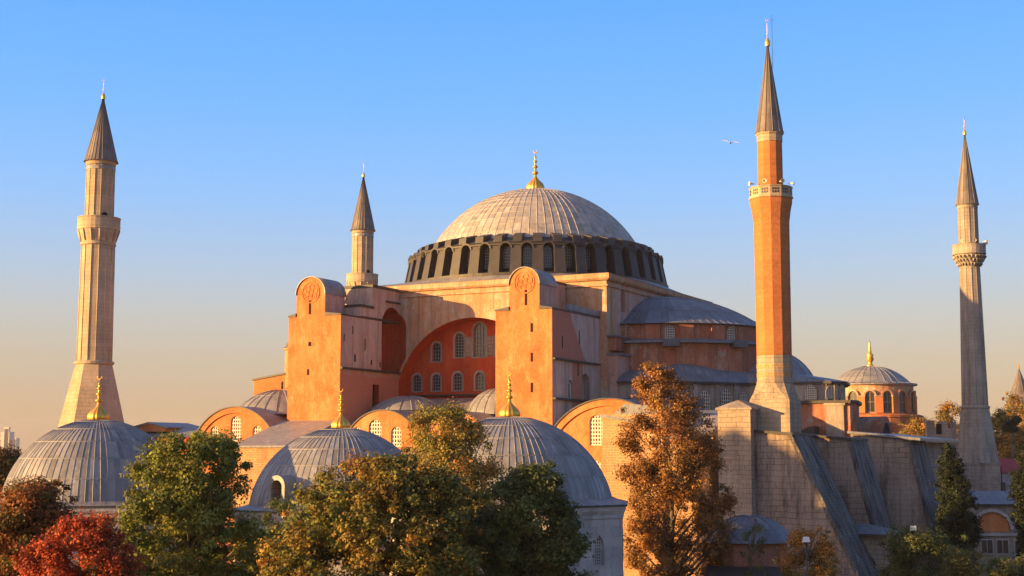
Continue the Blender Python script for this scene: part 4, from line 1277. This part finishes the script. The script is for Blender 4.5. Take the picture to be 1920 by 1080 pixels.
for q in ((3, 2, 1, 0), (0, 1, 5, 4), (1, 2, 6, 5), (2, 3, 7, 6), (3, 0, 4, 7)): b.face([i[x] for x in q], 'lead_dark')
for q in ((4, 5, 8), (5, 6, 8), (6, 7, 8), (7, 4, 8)): b.face([i[x] for x in q], 'lead_blue')
b.build('lead_roof', FT)

GH = empty('gate_house', (56.3, 166, 0), R(-4))
tag(GH, 'grey gate house with an orange painted lunette above three dark square windows', 'gate house')
b = MB(); b.box(-3.6, 6, -2, 5, 0, 11.0, 'stone_grey'); gw = b.build('wall', GH)
cb = MB(); cb.prism(arch(4.0, 2.25, 18, False, -.9, 8.05), 'y', -2.5, -1.75, 'stone_grey'); cut(gw, cb)
b = MB(); b.prism(arch(3.96, 2.2, 18, False, -.9, 8.06), 'y', -1.8, -1.76, 'plaster_orange'); b.build('painted_lunette', gw)
b = MB()
for k in range(18):
    a0, a1 = PI * k / 18, PI * (k + 1) / 18
    P = [(-.9 + q * math.cos(a), y, 8.27 + q * math.sin(a)) for a in (a0, a1) for q in (2.02, 2.4) for y in (-2.12, -1.99)]
    i = b.pts(P); b.face([i[0], i[2], i[6], i[4]], 'marble'); b.face([i[2], i[3], i[7], i[6]], 'marble'); b.face([i[0], i[4], i[5], i[1]], 'marble')
b.build('arch_moulding', gw)
b = MB(); b.box(-3.9, 6.3, -2.4, 5.4, 11.0, 11.2, 'lead_dark'); b.prism([(-2.5, 11.203), (5.5, 11.203), (1.5, 12.6)], 'x', -3.9, 6.3, 'lead_blue'); b.build('lead_roof', GH)
b = MB(); b.box(-3.3, 2.0, -2.35, -2.01, 3.9, 4.2, 'marble'); b.build('ledge', gw)
b = MB(); b.box(-3.2, 1.9, -2.3, -2.01, 7.6, 7.85, 'marble'); b.build('ledge', gw)
for (x_, w_) in ((-1.6, 1.25), (.15, 1.25), (2.0, .9)):
    b = MB(); b.box(-w_ / 2, w_ / 2, -.02, .02, 0, 1.5, 'glass')
    for x0, x1, z0, z1 in ((-w_ / 2 - .1, -w_ / 2, -.1, 1.6), (w_ / 2, w_ / 2 + .1, -.1, 1.6), (-w_ / 2, w_ / 2, -.1, 0), (-w_ / 2, w_ / 2, 1.5, 1.6), (-.03, .03, 0, 1.5)):
        b.box(x0, x1, -.08, .01, z0, z1, 'marble')
    b.build('window', gw, (x_, -2.02, 5.6))
for x_ in (-1.0, .95):
    b = MB(); b.box(-.42, .42, -.02, .02, 0, 2.6, 'void'); b.build('door', gw, (x_, -2.02, 1.2))

WH = empty('house', (77.5, 226, 0), R(-8))
tag(WH, 'white house with red roof behind the right minaret, partly hidden', 'house')
b = MB(); b.box(-5, 8, -4, 5, 0, 14.0, 'marble'); b.build('wall', WH)
b = MB(); b.prism([(-4.5, 14.0), (5.5, 14.0), (.5, 16.2)], 'x', -5.4, 8.4, 'awning'); b.build('roof', WH)
for x_ in (-3, -.4, 2.2, 4.8):
    for z_ in (10.6, 7.2):
        b = MB(); b.box(-.55, .55, -.06, .02, 0, 1.9, 'glass'); b.box(-.68, .68, -.1, 0, -.15, 0, 'white'); b.build('window', WH, (x_, -4.02, z_))

RT = empty('ruined_tower', (72.5, 240, 0), R(-12))
tag(RT, 'broken brick and stone wall tower with notched top left of the right minaret', 'ruined tower')
b = MB(); b.box(-2.2, 2.6, -2, 2, 0, 21.2, 'stone')
for x0, x1, h in ((-2.2, -.9, 1.3), (-.1, 1.0, 1.2), (1.6, 2.6, 1.0)):
    b.box(x0, x1, -2, 2, 21.2, 21.2 + h, 'stone')
b.build('wall', RT)
b = MB(); b.box(-.7, .2, -2.03, -1.9, 20.2, 21.9, 'void'); b.build('opening', RT)

TS = empty('palace_tower', (216, 600, 0))
tag(TS, 'far pointed grey tower spire peeking over the autumn trees at right edge', 'tower')
b = MB(); b.revolve([(6.5, 0), (6.5, 36)], 8, 'stone_grey'); b.build('shaft', TS)
b = dome_mb([(7.0, 36), (5.8, 38)] + [(max(.05, 5.8 * (1 - k / 8)), 38 + 15 * k / 8) for k in range(1, 9)], 16, 'lead_spire', every=2, rw=.1, rh=.12, lap=3); b.build('spire', TS)
b = MB(); b.revolve([(.2, 0), (.4, .6), (.15, 1.2), (.3, 1.8), (0, 3)], 8, 'gold'); b.build('finial', TS, (0, 0, 52.6))

CT = empty('office_tower', (-1068, 3000, 0), R(-8))
tag(CT, 'pale high rise tower cluster far off on the hazy left horizon', 'office tower')
b = MB()
b.box(-23, -9, -8, 8, 0, 50, 'cladding'); b.box(-10, 9, -12, 10, 0, 62, 'cladding'); b.box(8, 22, -7, 9, 0, 49, 'cladding'); b.build('slabs', CT)
b = MB(); b.box(-3, 7, -12.4, -5, 50, 70, 'cladding'); b.box(-4, 8, -12.8, -4, 70, 72, 'cladding'); b.build('lift_core', CT)
b = MB()
for x0, x1, z1, y in ((-15, -10.5, 46, -8.2), (-2, 6, 68, -12.6), (10, 15, 46, -7.2), (17, 21, 46, -7.2)):
    b.box(x0, x1, y, y + .1, 6, z1, 'glass')
b.build('window_band', CT)

HL = empty('shade_caster_hall', (-113, 105, 0), math.atan2(.951, -.309) - PI / 2 + PI / 2)  # unseen building, added and shaped to shade the stone pier and first raking buttress
tag(HL, 'unseen tall stone hall with hipped lead roof, added left of view to cast shade', 'hall')
b = MB(); b.box(-4.6, 4.6, -7, 7, 0, 35.2, 'stone'); b.build('wall', HL)
b = MB()
i = b.pts([(-4.9, -7.4, 35.6), (4.9, -7.4, 35.6), (4.9, 7.4, 35.6), (-4.9, 7.4, 35.6), (.6, -2.5, 39.6), (.6, 2.5, 39.6)])
for q in ((3, 2, 1, 0), (0, 1, 4), (1, 2, 5, 4), (2, 3, 5), (3, 0, 4, 5)): b.face([i[x] for x in q], 'lead_sheet')
b.build('roof', HL)
for k in (-2.4, 0, 2.4):
    window(HL, k, -7, 24, 1.4, 4.5, 0, frame=.2, nx=3, nz=6, bar=.1, depth=-.02, proud=.1)

# floodlights and a gull
for (x_, y_, z_, lab) in ((20.4, 99, 11.15, 'white floodlight on a pole over the small orange lit tree'), (31.8, 113, 11.2, 'white floodlight on a pole among the dark bushes at right')):
    FL = empty('floodlight', (x_, y_, 0)); tag(FL, lab, 'floodlight', 'garden floodlights')
    b = MB(); b.tube((0, 0, 0), (0, 0, z_ - .3), .09, .06, 'iron', 8); b.build('pole', FL)
    b = MB(); b.box(-.24, .24, -.12, .14, z_ - .3, z_ + .1, 'white', (-.2, .2, -.06, .12)); b.box(-.26, .26, -.16, -.12, z_ - .33, z_ - .26, 'iron'); b.build('lamp_head', FL)

G = MB()
bp = [(-.26, 0, 0, .02), (-.2, 0, .01, .05), (-.05, 0, .0, .085), (.1, 0, .01, .075), (.2, 0, .03, .05), (.27, 0, .05, .055), (.32, 0, .05, .03), (.38, 0, .04, .008)]
for p, q in zip(bp[:-1], bp[1:]): G.tube(p[:3], q[:3], p[3], q[3], 'feather', 8)
for s_ in (-1, 1):
    P = [(.1, s_ * .06, .03), (.16, s_ * .32, .22), (.06, s_ * .62, .20), (-.08, s_ * .78, .14), (-.06, s_ * .5, .15), (-.1, s_ * .2, .12), (-.06, s_ * .06, .03)]
    i = G.pts(P); j = G.pts([(x, y, z - .025) for x, y, z in P])
    for tri in ((0, 1, 5), (0, 5, 6), (1, 4, 5), (1, 2, 4), (2, 3, 4)):
        G.face([i[k] for k in tri], 'feather'); G.face([j[k] for k in tri[::-1]], 'feather')
    for k in range(7): G.face([i[k], i[(k + 1) % 7], j[(k + 1) % 7], j[k]], 'feather')
gull = G.build('gull', None, (12.95, 82, 35.3), R(200))
gull.rotation_euler = (R(12), 0, R(70)); gull.scale = (.66, .66, .66)
tag(gull, 'single gull gliding in the blue sky left of the brick minaret', 'bird')

# ------------------------------------------------------------------ trees
def leaves(name, parent, P, N, sz, cols, rng, flat=.0):
    """many leaf-sized quads: positions P, normals N"""
    n = len(P)
    N = N + rng.normal(0, .42, (n, 3)); N /= np.linalg.norm(N, axis=1)[:, None] + 1e-9
    ref = rng.normal(0, 1, (n, 3))
    T = np.cross(N, ref); T /= np.linalg.norm(T, axis=1)[:, None] + 1e-9
    Bv = np.cross(N, T)
    s = (sz * rng.uniform(.6, 1.35, n))[:, None]
    V = np.empty((n, 4, 3))
    V[:, 0] = P - T * s * .5; V[:, 1] = P + Bv * s * .33 + T * s * .05; V[:, 2] = P + T * s * .5 - N * s * .12; V[:, 3] = P - Bv * s * .33 + T * s * .05
    me = bpy.data.meshes.new(name)
    me.vertices.add(4 * n); me.loops.add(4 * n); me.polygons.add(n)
    me.vertices.foreach_set('co', V.reshape(-1))
    me.loops.foreach_set('vertex_index', np.arange(4 * n, dtype=np.int32))
    me.polygons.foreach_set('loop_start', np.arange(0, 4 * n, 4, dtype=np.int32))
    try: me.polygons.foreach_set('loop_total', np.full(n, 4, dtype=np.int32))
    except Exception: pass
    at = me.color_attributes.new('Col', 'FLOAT_COLOR', 'POINT')
    c4 = np.ones((n, 4, 4)); c4[:, :, :3] = cols[:, None, :]
    at.data.foreach_set('color', c4.reshape(-1).astype(np.float32))
    me.materials.append(M['leaf'])
    me.update(calc_edges=True); me.validate()
    o = bpy.data.objects.new(name, me); COL.objects.link(o)
    if parent: o.parent = parent
    return o

def crown_points(blobs, n, rng, shell=.55, pal=None, pw=None, vary=.25):
    """leaf positions on and in the leaf clumps"""
    bl = np.array([q[:4] for q in blobs], float)
    w = bl[:, 3] ** 2; w /= w.sum()
    idx = rng.choice(len(bl), n, p=w)
    d = rng.normal(0, 1, (n, 3)); d /= np.linalg.norm(d, axis=1)[:, None]
    rad = rng.uniform(0, 1, n) ** shell
    fr = 1 + .34 * np.sin(d[:, 0] * 6 + idx) * np.sin(d[:, 1] * 5 + idx * 1.7) + .24 * np.sin(d[:, 2] * 9 + idx * 2.3)
    P = bl[idx, :3] + d * (bl[idx, 3] * rad * fr)[:, None] * np.array([1, 1, .85])
    pal = np.array(pal); pw = np.array(pw, float); pw /= pw.sum()
    bc = rng.choice(len(pal), len(bl), p=pw)
    pick = np.where(rng.uniform(0, 1, n) < .72, bc[idx], rng.choice(len(pal), n, p=pw))
    cols = pal[pick] * rng.uniform(1 - vary, 1 + vary, (n, 1)) * (rng.uniform(.62, 1.35, len(bl))[idx])[:, None]
    N = d * .8 + np.array([0, 0, .45])
    return P, N, np.clip(cols, 0, 1)

def tree(name, label, D, rows, nblob, rb, nleaf, sz, pal, pw, seed, trunk=.3, shell=.5, group=None, cat='tree', limbs=14, gap=0, yk=.85, dense=True):
    """rows: measured outline of the crown, (height, left, right) in metres about the trunk; depth follows the width"""
    rng = np.random.default_rng(seed)
    cx = sum((r[1] + r[2]) / 2 for r in rows) / len(rows)
    root = empty(name, (cx, D, 0)); tag(root, label, cat, group)
    zs = [r[0] for r in rows][::-1]; L = [r[1] - cx for r in rows][::-1]; Q = [r[2] - cx for r in rows][::-1]
    zb_, H = zs[0], zs[-1]
    # heights drawn in proportion to the width there
    hz = np.linspace(zb_, H, 60); wd = np.interp(hz, zs, Q) - np.interp(hz, zs, L)
    cdf = np.cumsum(wd); cdf /= cdf[-1]
    blobs = []
    for k in range(nblob):
        z = float(np.interp((k + rng.uniform(0, 1)) / nblob, cdf, hz))
        l, q = float(np.interp(z, zs, L)), float(np.interp(z, zs, Q))
        w = (q - l) / 2; m = (l + q) / 2
        r_ = min(rb * rng.uniform(.7, 1.35), max(.35, w * .75))
        a = rng.uniform(0, 2 * PI); t = rng.uniform(.12, 1) ** .5
        ww = max(0, w - r_ * .5)
        zz = z if z < H - r_ else H - r_ * .9
        blobs.append((m + ww * t * math.cos(a), ww * t * math.sin(a) * yk, zz, r_))
    for k in range(nblob // 3):      # loose sprays that break the outline
        z = float(np.interp(rng.uniform(.03, 1), cdf, hz))
        l, q = float(np.interp(z, zs, L)), float(np.interp(z, zs, Q))
        w = (q - l) / 2; m = (l + q) / 2; a = rng.uniform(0, 2 * PI); r_ = rb * rng.uniform(.28, .5)
        blobs.append((m + w * math.cos(a) * rng.uniform(.85, 1.04), w * math.sin(a) * yk, z + rng.uniform(-.2, .5), r_))
    b = MB()
    th = zb_ + (H - zb_) * .8
    pts = [Vector((.12 * math.sin(k * 1.3 + seed) * (k > 0), .12 * math.cos(k * 1.7 + seed) * (k > 0), th * k / 8)) for k in range(9)]
    for k in range(8): b.tube(pts[k], pts[k + 1], trunk * (1 - k / 9), trunk * (1 - (k + 1) / 9), 'bark', 8)
    order = rng.permutation(len(blobs))[:limbs]
    for k in order:
        p = Vector(blobs[k][:3])
        zq = max(zb_ * .6, p.z - math.hypot(p.x, p.y) * .9 - .5)
        f = min(7.99, max(0, zq / th * 8)); i_ = int(f)
        st_ = pts[i_].lerp(pts[i_ + 1], f - i_)
        mid = st_.lerp(p, .55) + Vector((0, 0, .25))
        r0 = max(.05, trunk * (1 - f / 9) * .5)
        b.tube(st_, mid, r0, r0 * .6, 'bark', 6); b.tube(mid, p, r0 * .6, .03, 'bark', 5)
        for q in range(4):
            e = p + Vector(rng.normal(0, 1, 3)).normalized() * blobs[k][3] * 1.05
            b.tube(mid.lerp(p, .4 + .2 * q), e, .035, .01, 'bark', 4)
    b.build('trunk', root)
    P, N, C_ = crown_points(blobs, nleaf, rng, shell, pal, pw)
    if gap:
        keep = (np.sin(P[:, 0] * 1.9 + seed) * np.sin(P[:, 1] * 2.1) * np.sin(P[:, 2] * 1.7 + 1)) < gap
        P, N, C_ = P[keep], N[keep], C_[keep]
    leaves('crown', root, P, N, sz, C_, rng)
    return root

G1 = [(.17, .19, .032), (.21, .22, .04), (.12, .15, .032), (.26, .24, .05)]
GD = [(.085, .105, .028), (.11, .125, .034), (.06, .085, .026)]
AU = [(.20, .165, .032), (.27, .175, .033), (.32, .135, .028), (.155, .16, .036)]
RED = [(.38, .065, .022), (.27, .045, .02), (.42, .12, .03), (.20, .07, .025)]
ORG = [(.32, .15, .04), (.25, .105, .03), (.34, .19, .055), (.18, .095, .03)]
YL = [(.38, .25, .05), (.27, .21, .045), (.18, .18, .042), (.40, .20, .045)]
TG = 'trees in front of the basilica'
tree('bush', 'dark leafy bush low between the bright red tree and the green tree', 98, [(12.2, -28.6, -27.2), (11.4, -29.2, -26.6), (9.8, -29.8, -26.2), (7.5, -29.8, -26.2), (2.0, -29, -27)], 60, .7, 36000, .14, GD, [2, 2, 1], 90, .2, .45, None, 'bush')
tree('bush', 'dark leafy bush low between the green tree and the wide rust tree', 98, [(12.0, -17.2, -16.2), (11.2, -17.9, -15.2), (9.8, -18.3, -14.8), (7.5, -18.3, -14.8), (2.0, -17.5, -15.5)], 60, .7, 36000, .14, GD + [(.13, .10, .03)], [2, 2, 1, 1], 91, .2, .45, None, 'bush')
tree('tree', 'dense green tree with rounded clumps in front of the leftmost tomb dome', 85, [(18.4, -20.4, -17.1), (17.7, -21.4, -16.4), (17.0, -22.1, -16.1), (16.0, -22.7, -15.6), (14.7, -23.3, -15.3), (13.5, -23.6, -15.1), (12.2, -23.8, -14.9), (10.6, -23.9, -14.8), (9.0, -23.7, -14.8), (3.0, -21.9, -16.7)], 230, .78, 130000, .19, G1, [3, 3, 2, 2], 21, .35, .36, TG, yk=.8, gap=.75)
tree('tree', 'wide olive and rust coloured tree with orange patches in front of middle tomb', 78, [(17.1, -7.8, -5.6), (16.4, -9.2, -3.8), (15.5, -11.2, -2.7), (14.5, -12.1, -2.1), (13.5, -12.9, -1.8), (12.6, -13.4, -1.6), (11.4, -13.9, -1.6), (9.6, -14.2, -1.6), (3.0, -11.8, -3.2)], 320, .82, 190000, .19, AU + [(.10, .115, .03)], [3, 2, 1.2, 3, 3], 22, .4, .4, TG, yk=.7, gap=.62)
tree('tree', 'taller yellowing tree with loose crown rising between two tomb domes', 96, [(20.6, -5.8, -3.6), (19.7, -6.8, -2.7), (18.5, -7.6, -1.8), (17.2, -7.4, -1.1), (15.9, -7.5, -0.5), (14.5, -7.1, -0.5), (12.3, -5.8, -1.1), (7.0, -4.7, -2.2)], 95, 1.05, 70000, .16, YL, [2, 3, 3, 1], 23, .3, .6, TG, gap=.4)
tree('tree', 'dark green tree hiding the lower left of the marble walled tomb', 80, [(16.5, 0.2, 2.1), (15.6, -0.9, 2.6), (14.6, -2.1, 3.1), (13.5, -2.7, 3.8), (12.5, -2.8, 4.2), (11.2, -2.7, 4.4), (9.4, -2.4, 4.5), (3.0, -1.5, 3.3)], 180, .82, 120000, .19, GD + [(.10, .10, .028)], [3, 3, 2, 1.5], 24, .3, .45, TG)
tree('tree', 'rust red and brown autumn tree at the bottom left corner', 78, [(15.7, -27.6, -25.9), (14.9, -28.4, -24.5), (14.0, -29.0, -23.9), (13.0, -29.2, -23.6), (11.4, -29.2, -24.4), (9.6, -29.2, -25.1), (3.0, -28.4, -25.4)], 160, .78, 85000, .17, [(.22, .085, .024), (.14, .10, .026), (.10, .105, .03), (.28, .08, .022)], [3, 2, 2, 2], 25, .3, .45, TG)
tree('tree', 'bright red rounded tree in front of the green clumped tree', 68, [(14.3, -20.5, -19.4), (13.8, -21.5, -18.9), (13.1, -22.4, -18.5), (12.4, -23.1, -17.9), (11.5, -23.6, -17.6), (10.3, -23.7, -17.6), (4.0, -22.2, -19.1)], 170, .6, 95000, .14, RED, [3, 2, 2, 1], 26, .25, .45, TG)
tree('tree', 'tall open orange autumn tree with visible trunk right of the marble walled tomb', 126, [(25.2, 11.7, 13.0), (23.7, 11.1, 15.5), (22.0, 10.5, 16.8), (20.1, 9.5, 18.1), (18.0, 9.0, 19.0), (16.0, 9.0, 19.2), (14.1, 9.4, 19.3), (12.5, 10.1, 20.0), (10.6, 10.0, 19.8), (7.5, 9.6, 19.2), (4.6, 10.3, 18.6), (4.0, 11.9, 16.7)], 200, 1.05, 120000, .2, ORG, [3, 3, 2, 2], 27, .38, .6, TG, gap=.2, limbs=60)
tree('tree', 'small tree with orange lit leaves around a floodlight at bottom right', 104, [(11.7, 20.5, 22.5), (10.7, 19.5, 23.2), (9.5, 19.1, 23.7), (7.2, 18.9, 24.0), (2.0, 20.1, 22.8)], 70, .8, 50000, .13, [(.50, .23, .05), (.38, .17, .04), (.12, .11, .03), (.08, .08, .025)], [2, 2, 2, 1], 28, .2, .5, TG)  # bright orange leaf tones paint in the patches of sun on this tree
BG = 'bushes along the bottom right'
tree('bush', 'dark spreading bush below the third stone buttress', 114, [(11.3, 30.7, 34.5), (10.5, 29.6, 36.3), (8.8, 29.3, 36.8), (6.2, 29.4, 36.9), (1.0, 30.2, 35.8)], 80, 1.0, 60000, .16, GD, [2, 2, 2], 29, .2, .5, BG, 'bush')
tree('bush', 'light olive rounded bush at the bottom right, nearest the camera', 100, [(10.5, 30.8, 32.3), (9.6, 29.8, 33.2), (7.5, 29.4, 33.7), (1.0, 30.1, 33.0)], 50, .8, 40000, .13, [(.12, .12, .03), (.09, .10, .028), (.15, .13, .035)], [2, 2, 1], 30, .2, .5, BG, 'bush')
tree('bush', 'green rounded bush in the bottom right corner beneath the gate house', 106, [(9.7, 36.7, 38.7), (8.6, 36.1, 39.5), (7.0, 35.7, 39.8), (1.0, 36.3, 39.1)], 45, .8, 36000, .14, [(.09, .10, .03), (.07, .09, .028), (.14, .11, .03)], [2, 2, 1], 31, .2, .5, BG, 'bush')
tree('bush', 'dark small bush between the olive bush and the corner bush', 112, [(9.1, 37.1, 38.7), (7.9, 36.6, 39.2), (6.4, 36.5, 39.5), (1.0, 36.9, 39.0)], 36, .7, 24000, .14, GD, [2, 2, 1], 32, .2, .5, BG, 'bush')
tree('bush', 'dark shrub in front of the horseshoe dormer of the middle tomb', 108, [(13.7, -18.2, -17.0), (12.9, -18.8, -16.3), (11.5, -19.2, -16.0), (9.6, -19.0, -16.2), (5.0, -18.4, -16.8)], 34, .55, 18000, .13, GD, [2, 2, 1], 33, .14, .5, None, 'bush')
tree('sapling', 'thin nearly bare sapling in front of the small lead domed building', 110, [(11.8, 17.7, 19.4), (10.8, 17.1, 20.0), (9.1, 17.5, 19.6), (5.0, 18.1, 18.8)], 18, .5, 1800, .13, GD, [1, 1, 1], 34, .13, .6, None, 'tree', limbs=18)
CY = 'dark cypresses at the right'
tree('cypress', 'tall dark cypress in front of the last stone buttress', 150, [(18.4, 45.8, 46.5), (17.0, 45.3, 47.3), (15.0, 44.8, 47.8), (12.7, 44.5, 48.5), (10.5, 44.5, 49.1), (8.2, 44.8, 49.2), (6.2, 45.5, 48.9), (2.0, 46.1, 48.2)], 120, .85, 75000, .2, [(.022, .032, .017), (.03, .042, .02)], [1, 1], 35, .25, .45, CY)
tree('cypress', 'dark conifer cut by the right picture edge beside the gate house', 150, [(17.5, 53.6, 55.2), (15.3, 53.1, 56.2), (12.7, 52.6, 56.5), (10.5, 52.4, 56.7), (8.5, 53.0, 56.2), (2.0, 53.7, 55.4)], 90, .85, 50000, .2, [(.022, .032, .017), (.03, .042, .02)], [1, 1], 36, .25, .45, CY)
FG = 'autumn trees in the right background'
tree('autumn_tree', 'golden rounded tree below the distant round church drum', 270, [(24.2, 75.7, 80.3), (22.1, 74.1, 81.8), (19.0, 73.4, 82.6), (16.0, 73.6, 82.8), (6.0, 75.7, 80.8)], 60, 1.4, 20000, .34, [(.36, .19, .04), (.27, .18, .04), (.17, .14, .035)], [2, 2, 1], 40, .35, .55, FG, limbs=8)
tree('autumn_tree', 'tall golden tree directly left of the right minaret', 285, [(27.6, 87.4, 90.7), (25.1, 85.5, 92.0), (22.4, 85.1, 92.8), (17.0, 85.3, 93.4), (6.0, 86.9, 91.2)], 60, 1.4, 20000, .34, [(.36, .19, .04), (.27, .18, .04), (.17, .14, .035)], [2, 2, 1], 41, .35, .55, FG, limbs=8)
tree('autumn_tree', 'low dark gold tree left of the broken brick tower', 262, [(20.5, 76.9, 79.4), (18.5, 75.6, 80.9), (15.5, 75.4, 81.2), (6.0, 76.9, 79.4)], 60, 1.4, 20000, .34, [(.36, .19, .04), (.27, .18, .04), (.17, .14, .035)], [2, 2, 1], 42, .35, .55, FG, limbs=8)
tree('autumn_tree', 'golden green tree right of the right minaret, nearest its base', 262, [(25.4, 89.5, 91.8), (23.0, 88.3, 93.3), (19.0, 87.9, 94.3), (15.0, 88.3, 94.3), (6.0, 89.8, 92.8)], 60, 1.4, 20000, .34, [(.36, .19, .04), (.27, .18, .04), (.17, .14, .035)], [2, 2, 1], 43, .35, .55, FG, limbs=8)
tree('autumn_tree', 'tallest golden tree under the far pointed tower spire', 285, [(29.3, 100.4, 102.8), (26.7, 98.0, 105.3), (22.4, 97.4, 106.9), (15.9, 98.0, 106.9), (6.0, 99.3, 104.7)], 60, 1.4, 20000, .34, [(.36, .19, .04), (.27, .18, .04), (.17, .14, .035)], [2, 2, 1], 44, .35, .55, FG, limbs=8)
tree('autumn_tree', 'low golden tree behind the white house with red roof', 252, [(21.8, 88.8, 90.7), (19.4, 87.1, 92.1), (16.0, 86.9, 92.6), (6.0, 88.3, 91.2)], 60, 1.4, 20000, .34, [(.36, .19, .04), (.27, .18, .04), (.17, .14, .035)], [2, 2, 1], 45, .35, .55, FG, limbs=8)
tree('autumn_tree', 'golden tree at the right edge behind the umbrella pine', 300, [(28.6, 109.1, 112.5), (25.0, 107.4, 114.8), (19.3, 106.8, 115.9), (6.0, 109.1, 113.6)], 60, 1.4, 20000, .34, [(.36, .19, .04), (.27, .18, .04), (.17, .14, .035)], [2, 2, 1], 46, .35, .55, FG, limbs=8)
# umbrella pine
UP = empty('umbrella_pine', (84.8, 240, 0)); tag(UP, 'umbrella pine with bare reddish trunk and flat dark crown at right edge', 'tree')
b = MB()
pp = [Vector((.1 * math.sin(k), 0, 21.2 * k / 8)) for k in range(9)]
for k in range(8): b.tube(pp[k], pp[k + 1], .5 - .035 * k, .5 - .035 * (k + 1), 'bark', 8)
b.build('trunk', UP)
rng = np.random.default_rng(60)
bl = [(rng.uniform(-1.1, 1.1), rng.uniform(-1.1, 1.1), 21.6 + rng.uniform(-.5, 1.2), rng.uniform(.5, .8)) for k in range(18)]
P, N, C_ = crown_points(bl, 9000, rng, .5, [(.03, .045, .02), (.045, .06, .025)], [1, 1])
leaves('crown', UP, P, N, .24, C_, rng)
# far left trees
LG = None
tree('tree', 'dark rust tree at the left picture edge beneath the high rise', 152, [(17.8, -55.6, -53.1), (16.7, -57.0, -52.6), (14.7, -57.0, -52.4), (12.4, -57.0, -53.0), (3.0, -55.8, -53.5)], 60, 1.2, 34000, .22, [(.13, .065, .02), (.09, .065, .02), (.06, .06, .02)], [2, 2, 1], 70, .3, .5, LG)
# low trees filling the gardens between the tombs
def wood(name, spots_, pal, seed, sz, per):
    rng = np.random.default_rng(seed); bl = []
    for (x, y, z, r) in spots_: bl.append((x, y, z, r))
    P, N, C_ = crown_points(bl, per * len(bl), rng, .5, pal, [1] * len(pal))
    return leaves(name, None, P, N, sz, C_, rng)
rng = np.random.default_rng(80)
sp_ = [(rng.uniform(-900, -350), rng.uniform(1300, 1700), rng.uniform(3, 9), rng.uniform(6, 10)) for k in range(110)]
tag(wood('distant_woods', sp_, [(.10, .07, .04), (.08, .06, .04)], 81, 2.2, 160), 'low line of trees on the far left horizon', 'woods', kind='stuff')
sp_ = [(rng.uniform(-700, 900), rng.uniform(420, 900), rng.uniform(2, 6), rng.uniform(6, 10)) for k in range(200)]
tag(wood('woodland', sp_, [(.13, .11, .035), (.09, .08, .03), (.16, .10, .03)], 83, 1.6, 160), 'low woodland of autumn trees behind the basilica', 'woods', kind='stuff')
sp_ = [(rng.uniform(-33, 40), rng.uniform(84, 118), rng.uniform(1.0, 3.2), rng.uniform(1.4, 2.4)) for k in range(70)]
tag(wood('garden_undergrowth', sp_, GD, 82, .3, 420), 'dark undergrowth of shrubs on the garden ground', 'undergrowth', kind='stuff')

# ------------------------------------------------------------------ evening air
b = MB(); b.box(-1600, 1600, -400, 3400, -1, 95, 'ground')
hz_ = tag(b.build('haze'), kind='stuff')
hz_.data.materials.clear()
hm = bpy.data.materials.new('air'); hm.use_nodes = True; hm.node_tree.nodes.clear()
ho = hm.node_tree.nodes.new('ShaderNodeOutputMaterial'); pv = hm.node_tree.nodes.new('ShaderNodeVolumePrincipled')
pv.inputs['Color'].default_value = (0.9, 0.88, 0.85, 1); pv.inputs['Density'].default_value = 0.00006
hm.node_tree.links.new(pv.outputs[0], ho.inputs['Volume'])
hz_.data.materials.append(hm)

# ------------------------------------------------------------------ finishing pass: UVs in metres, missing sheet tints
done_ = set()
for o in bpy.data.objects:
    if o.type != 'MESH' or o.data.name in done_: continue
    me = o.data; done_.add(me.name)
    nL = len(me.loops)
    if 'Col' not in me.color_attributes:
        at = me.color_attributes.new('Col', 'FLOAT_COLOR', 'CORNER')
        at.data.foreach_set('color', np.ones(nL * 4, np.float32))
    if me.materials and me.materials[0] and me.materials[0].name == 'foliage': continue
    nv = len(me.vertices); co = np.empty(nv * 3); me.vertices.foreach_get('co', co); co = co.reshape(-1, 3)
    li = np.empty(nL, np.int32); me.loops.foreach_get('vertex_index', li)
    npoly = len(me.polygons); no = np.empty(npoly * 3); me.polygons.foreach_get('normal', no); no = no.reshape(-1, 3)
    lt_ = np.empty(npoly, np.int32); me.polygons.foreach_get('loop_total', lt_)
    nn_ = np.repeat(no, lt_, axis=0); pc = co[li]
    T = np.stack([-nn_[:, 1], nn_[:, 0], np.zeros(nL)], 1); ln = np.linalg.norm(T, axis=1)
    flat = ln < .25
    T = T / np.maximum(ln, 1e-6)[:, None]
    uv = np.stack([(pc * T).sum(1), pc[:, 2]], 1)
    # rake-length along steep faces
    steep = np.abs(nn_[:, 2])
    uv[:, 1] = np.where(steep < .97, pc[:, 2] / np.maximum(ln, .2), uv[:, 1])
    uv[flat] = pc[flat][:, :2]
    ul = me.uv_layers.new(name='UVMap') if not me.uv_layers else me.uv_layers[0]
    ul.data.foreach_set('uv', uv.reshape(-1).astype(np.float32))
